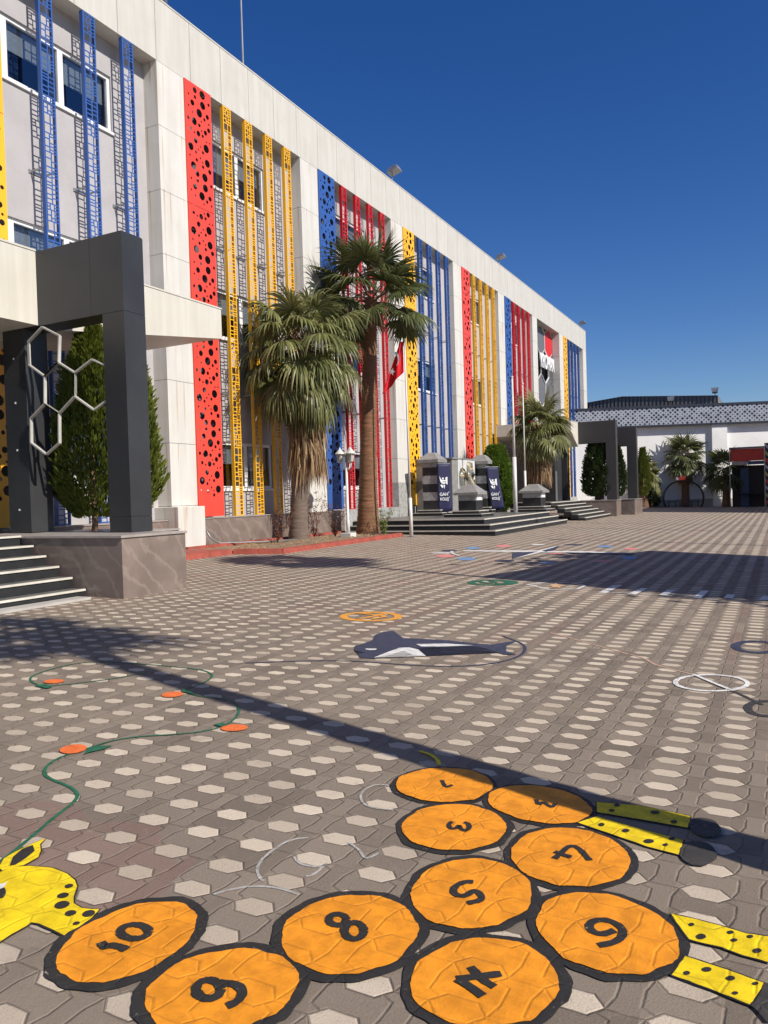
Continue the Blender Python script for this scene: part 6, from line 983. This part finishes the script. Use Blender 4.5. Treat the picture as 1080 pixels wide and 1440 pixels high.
def poly_mesh(pts, z, step=.02, jit=.0, rnd=None):
    p = densify(pts, step); m_ = MB(); m_.add(flat(p, z, jit, rnd), [tuple(range(len(p)))])
    return m_
def area(pts): return sum(pts[i][0] * pts[(i + 1) % len(pts)][1] - pts[(i + 1) % len(pts)][0] * pts[i][1] for i in range(len(pts)))
def add_poly(m_, pts, z, step=.02, jit=0.0, rnd=None):
    if area(pts) < 0: pts = pts[::-1]
    p = flat(densify(pts, step), z, jit, rnd)
    bm = bmesh.new(); vs = [bm.verts.new(q) for q in p]; f = bm.faces.new(vs); bmesh.ops.triangulate(bm, faces=[f]); bm.verts.index_update()
    m_.add([tuple(v.co) for v in bm.verts], [tuple(v.index for v in f.verts) for f in bm.faces]); bm.free(); return m_
def ribbon(m_, pts, w, z, closed=False, jit=0.002, rnd=None, sm=2, step=.02):
    rnd = rnd or random.Random(1); pts = smooth_pts(pts, closed, sm) if len(pts) > 2 and sm else list(pts); pts = densify(pts, step, closed)
    n = len(pts); L, Rr = [], []
    for i in range(n):
        a = pts[(i - 1) % n] if closed or i > 0 else pts[i]; b = pts[(i + 1) % n] if closed or i < n - 1 else pts[i]
        dx, dy = b[0] - a[0], b[1] - a[1]; l = math.hypot(dx, dy) or 1; nx, ny = -dy / l, dx / l; ww = w / 2 * rnd.uniform(.88, 1.12)
        x, y = pts[i]; L.append((x + nx * ww, y + ny * ww)); Rr.append((x - nx * ww, y - ny * ww))
    vs = flat(L + Rr, z)
    m_.add(vs, [(i, n + i, n + (i + 1) % n, (i + 1) % n) for i in range(n if closed else n - 1)]); return m_
def grow(pts, d, rnd, jit=.004):
    ph = [rnd.uniform(0, 6.28) for _ in range(4)]
    cx = sum(p[0] for p in pts) / len(pts); cy = sum(p[1] for p in pts) / len(pts); out = []
    for x, y in densify(pts, .012):
        r = math.hypot(x - cx, y - cy); th = math.atan2(y - cy, x - cx); s = (r + d + jit * (.6 * math.sin(3 * th + ph[0]) + .4 * math.sin(7 * th + ph[1]) + .25 * math.sin(17 * th + ph[2])) + rnd.uniform(-.0012, .0012)) / r; out.append((cx + (x - cx) * s, cy + (y - cy) * s))
    return out
pos_txt = {'1': 'half in the palm shadow', '2': 'crossed by the edge of the palm shadow', '3': 'below the number 1 circle', '4': 'right of the number 3 circle', '5': 'in the middle of the body', '6': 'rightmost one, joined to two yellow legs', '7': 'cut by the bottom of the picture, below number 5', '8': 'left of number 5', '9': 'cut by the bottom of the picture, between numbers 10 and 8', '10': 'leftmost one, joined to the yellow head'}
rp_ = random.Random(5)
cat_ = thing('painted_caterpillar', (-1.2, 2.4, gz(-1.2)), 'caterpillar painted on the paving from ten numbered orange discs with yellow dotted legs and head', 'ground painting')
for i, (num, ring, strokes, w) in enumerate(CIRC):
    m_ = MB(); wob = [(x + .004 * math.sin(k * 1.3 + i), y + .004 * math.cos(k * 1.7 + i)) for k, (x, y) in enumerate(ring)]
    add_poly(m_, grow(wob, -.001, rp_, .0035), .0078, .05); d_ = m_.build('disc', 'paint_orange', cat_); d_['label'] = 'orange disc numbered %s, %s' % (num, pos_txt[num])
    m_ = MB(); add_poly(m_, grow(wob, .024 + .0012 * i, rp_, .006), .0030 + .00035 * i, .05); m_.build('rim', 'paint_black', d_)
    m_ = MB()
    for k, s in enumerate(strokes): ribbon(m_, s, w * .92, .0105 + .0004 * k, rnd=rp_, sm=1 if num in '1247' else 2, step=.01)
    m_.build('numeral', 'paint_black', d_)
leg_lab = ['yellow dotted leg reaching right from disc 2, inside the shadow', 'yellow dotted leg below the shadowed one, reaching right from disc 2', 'upper yellow dotted leg right of disc 6', 'lower yellow dotted leg right of disc 6']
for i, (pts, dots) in enumerate(PL['legs']):
    m_ = MB(); add_poly(m_, pts, .0071 + .0001 * i, .02, .0015, rp_); t = m_.build('leg', 'paint_yellow', cat_); t['label'] = leg_lab[i]
    m_ = MB(); ribbon(m_, pts, .012, .0066 + .0001 * i, True, sm=0); m_.build('outline', 'paint_black', t)
    for d in dots: m_ = MB(); add_poly(m_, d, .0096); m_.build('dot', 'paint_black', t)
for i, pts in enumerate(PL['feet']):
    t = MB(); add_poly(t, pts, .0083 + .0003 * i, .02, .003, rp_); t.build('foot', 'paint_soot', cat_)['label'] = ['black shoe of the upper shadowed leg', 'black shoe of the lower leg in the shadow', 'black shoe at the lower right corner'][i]
m_ = MB(); add_poly(m_, PL['head'], .0073, .02); t = m_.build('head', 'paint_yellow', cat_)
m_ = MB(); ribbon(m_, PL['head'], .012, .0063, True, sm=0); ribbon(m_, PL['ear'], .01, .0067, True, sm=0); m_.build('outline', 'paint_black', t)
m_ = MB(); add_poly(m_, PL['ear'], .0079, .02); m_.build('ear', 'paint_yellow', t)
m_ = MB(); add_poly(m_, PL['ear_in'], .0102); m_.build('inner_ear', 'paint_black', t)
for d in PL['spots']: m_ = MB(); add_poly(m_, d, .0099); m_.build('spot', 'paint_black', t)
m_ = MB(); add_poly(m_, PL['eye'], .0101); m_.build('eye', 'paint_black', t); m_ = MB(); add_poly(m_, PL['lash'], .0117); m_.build('eyelash', 'paint_white', t)
m_ = MB(); ribbon(m_, PL['antenna'], .022, .0089); m_.build('feeler', 'paint_yellow', cat_)
t = thing('painted_vine', (-3, 3, gz(-3)), 'green painted vine winding from the yellow head with orange fruits', 'ground painting')
m_ = MB(); ribbon(m_, PL['vine'], .018, .0041); m_.build('stem', 'paint_green', t)
for i, p in enumerate(PL['fruit']): m_ = MB(); add_poly(m_, p, .0072); m_.build('fruit', 'paint_carrot', t)
for i, p in enumerate(PL['leaf']): m_ = MB(); add_poly(m_, p, .0091); m_.build('leaf', 'paint_green', t)
t = thing('chalk_scribble', (-2, 2.3, gz(-2)), 'faint whitish scribbled loops left of the orange discs', 'ground painting')
for i, p in enumerate(PL['chalk']): m_ = MB(); ribbon(m_, p, .012, .0021 + .0002 * i); m_.build('loop', 'paint_chalk', t)
t = thing('painted_ring', (-5, 5.4, gz(-5)), 'small orange painted ring with strokes inside, above the whale', 'ground painting')
m_ = MB(); ribbon(m_, PL['ring_orange'], .09, .004, True); m_.build('ring', 'paint_ring', t); m_ = MB(); [ribbon(m_, p, .06, .0068 + .0003 * k) for k, p in enumerate(PL['ring_orange_in'])]; m_.build('strokes', 'paint_ring', t)
t = thing('painted_whale', (-3, 5, gz(-3)), 'navy painted whale with a white belly, outlined by a long curved line', 'ground painting')
m_ = MB(); add_poly(m_, PL['whale'], .0055, .04); m_.build('body', 'paint_navy', t); m_ = MB(); add_poly(m_, PL['belly'], .0082); add_poly(m_, PL['belly2'], .0082); m_.build('belly', 'paint_white', t)
m_ = MB(); add_poly(m_, PL['weye'], .0083); m_.build('eye', 'paint_white', t); m_ = MB(); ribbon(m_, PL['wline'], .028, .0031); m_.build('outline', 'paint_navy', t)
t = thing('painted_ring', (-1, 4.8, gz(-1)), 'white painted ring crossed by a diagonal stroke at the right', 'ground painting')
m_ = MB(); ribbon(m_, PL['ring_white'], .035, .0052, True); m_.build('ring', 'paint_white', t); m_ = MB(); ribbon(m_, PL['slash'], .03, .0077); m_.build('stroke', 'paint_white', t)
m_ = MB(); ribbon(m_, PL['rope'], .022, .0024); tag(m_.build('painted_rope', 'paint_peach'), 'peach painted wavy line leading to the white ring', 'ground painting')
m_ = MB(); ribbon(m_, PL['ring_navy'], .07, .0046, True); tag(m_.build('painted_ring', 'paint_navy'), 'navy painted ring cut by the right edge, above the white ring', 'ground painting')
m_ = MB(); ribbon(m_, PL['ring_dark'], .05, .0036, True); ribbon(m_, PL['dline'], .03, .0029); tag(m_.build('painted_ring', 'paint_soot'), 'faded dark painted ring at the right edge below the white ring', 'ground painting')
t = thing('painted_compass', (-5, 16, gz(-5)), 'white and navy star painted among pastel patches in mid yard', 'ground painting')
for k, p in enumerate(PL['star_w']): m_ = MB(); add_poly(m_, p, .007 + .0006 * k, .1); m_.build('white_arm', 'paint_white', t)
for k, p in enumerate(PL['star_n']): m_ = MB(); add_poly(m_, p, .0095 + .0006 * k, .1); m_.build('navy_arm', 'paint_navy', t)
for k, (c_, p) in enumerate(PL['patch']): m_ = MB(); add_poly(m_, p, .004 + .0002 * k, .1); m_.build(c_ + '_patch', 'paint_' + c_, t)
m_ = MB(); [ribbon(m_, p, .07, .0118 + .0004 * k) for k, p in enumerate(PL['path_w'])]; m_.build('path', 'paint_worn_white', t)
t = thing('painted_ring', (-5, 12, gz(-5)), 'dark green painted ring beside the white outlined hexagon', 'ground painting')
m_ = MB(); ribbon(m_, PL['ring_green'], .12, .004, True); m_.build('ring', 'paint_green', t); m_ = MB(); [ribbon(m_, p, .08, .0068 + .0003 * k) for k, p in enumerate(PL['ring_green_in'])]; m_.build('strokes', 'paint_green', t)
t = thing('painted_hexagon', (-3.5, 12, gz(-3.5)), 'white outlined hexagon with a tan star inside', 'ground painting')
m_ = MB(); ribbon(m_, PL['hexline'], .05, .0048, True, sm=0); m_.build('outline', 'paint_worn_white', t); m_ = MB(); add_poly(m_, PL['tan_star'], .0066, .1); m_.build('star', 'paint_tan', t)
t = thing('painted_hopscotch', (-1.5, 10.5, gz(-1.5)), 'row of short white hopscotch bars along the edge of the big shadow', 'ground painting')

for p in PL['hop']: m_ = MB(); ribbon(m_, p, .10, .0052, sm=0); m_.build('bar', 'paint_white', t)
for p in PL['hop_thin']: m_ = MB(); ribbon(m_, p, .03, .0079, sm=0); m_.build('thin_line', 'paint_worn_white', t)
# ================================================================== LIGHT AND CAMERA
SUN_EL = R(39.0); sx, sy = 1.0, -0.18; l_ = math.hypot(sx, sy)
sd = Vector((sx / l_ * math.cos(SUN_EL), sy / l_ * math.cos(SUN_EL), math.sin(SUN_EL)))
sun = bpy.data.lights.new('sun', 'SUN'); sun.energy = 5.0; sun.angle = R(0.53); sun.color = (1.0, 0.94, 0.85)
so = bpy.data.objects.new('sun', sun); COL.objects.link(so); so.rotation_euler = sd.to_track_quat('Z', 'Y').to_euler(); so.location = (10, 0, 30)
world = bpy.data.worlds.new('World'); scene.world = world; world.use_nodes = True
wt = world.node_tree; bg = wt.nodes['Background']; sky = wt.nodes.new('ShaderNodeTexSky'); sky.sky_type = 'NISHITA'; sky.sun_disc = False
sky.sun_elevation = SUN_EL; sky.sun_rotation = math.atan2(sx, sy); sky.altitude = 300; sky.air_density = 1.0; sky.dust_density = 0.3; sky.ozone_density = 4.0
hs_n = wt.nodes.new('ShaderNodeHueSaturation'); hs_n.inputs['Saturation'].default_value = 1.3; hs_n.inputs['Hue'].default_value = 0.515; wt.links.new(sky.outputs[0], hs_n.inputs['Color']); wt.links.new(hs_n.outputs[0], bg.inputs[0]); bg.inputs[1].default_value = 0.087
cam = bpy.data.cameras.new('camera'); co = bpy.data.objects.new('camera', cam); COL.objects.link(co); scene.camera = co
yaw, pitch, roll, fpx = CAMP
F = Vector((-math.sin(yaw) * math.cos(pitch), math.cos(yaw) * math.cos(pitch), -math.sin(pitch))); Rt = Vector((math.cos(yaw), math.sin(yaw), 0)); Up = Rt.cross(F)
R2 = Rt * math.cos(roll) + Up * math.sin(roll); U2 = -Rt * math.sin(roll) + Up * math.cos(roll)
co.matrix_world = Matrix(((R2.x, U2.x, -F.x, 0), (R2.y, U2.y, -F.y, 0), (R2.z, U2.z, -F.z, HC), (0, 0, 0, 1)))
cam.sensor_fit = 'VERTICAL'; cam.sensor_height = 24; cam.lens = fpx / 1440 * 24; cam.clip_start = .05; cam.clip_end = 4000
scene.view_settings.view_transform = 'Standard'; scene.view_settings.look = 'None'; scene.view_settings.exposure = 0.2; scene.view_settings.gamma = 1.0
scene.cycles.max_bounces = 6; scene.cycles.transparent_max_bounces = 12
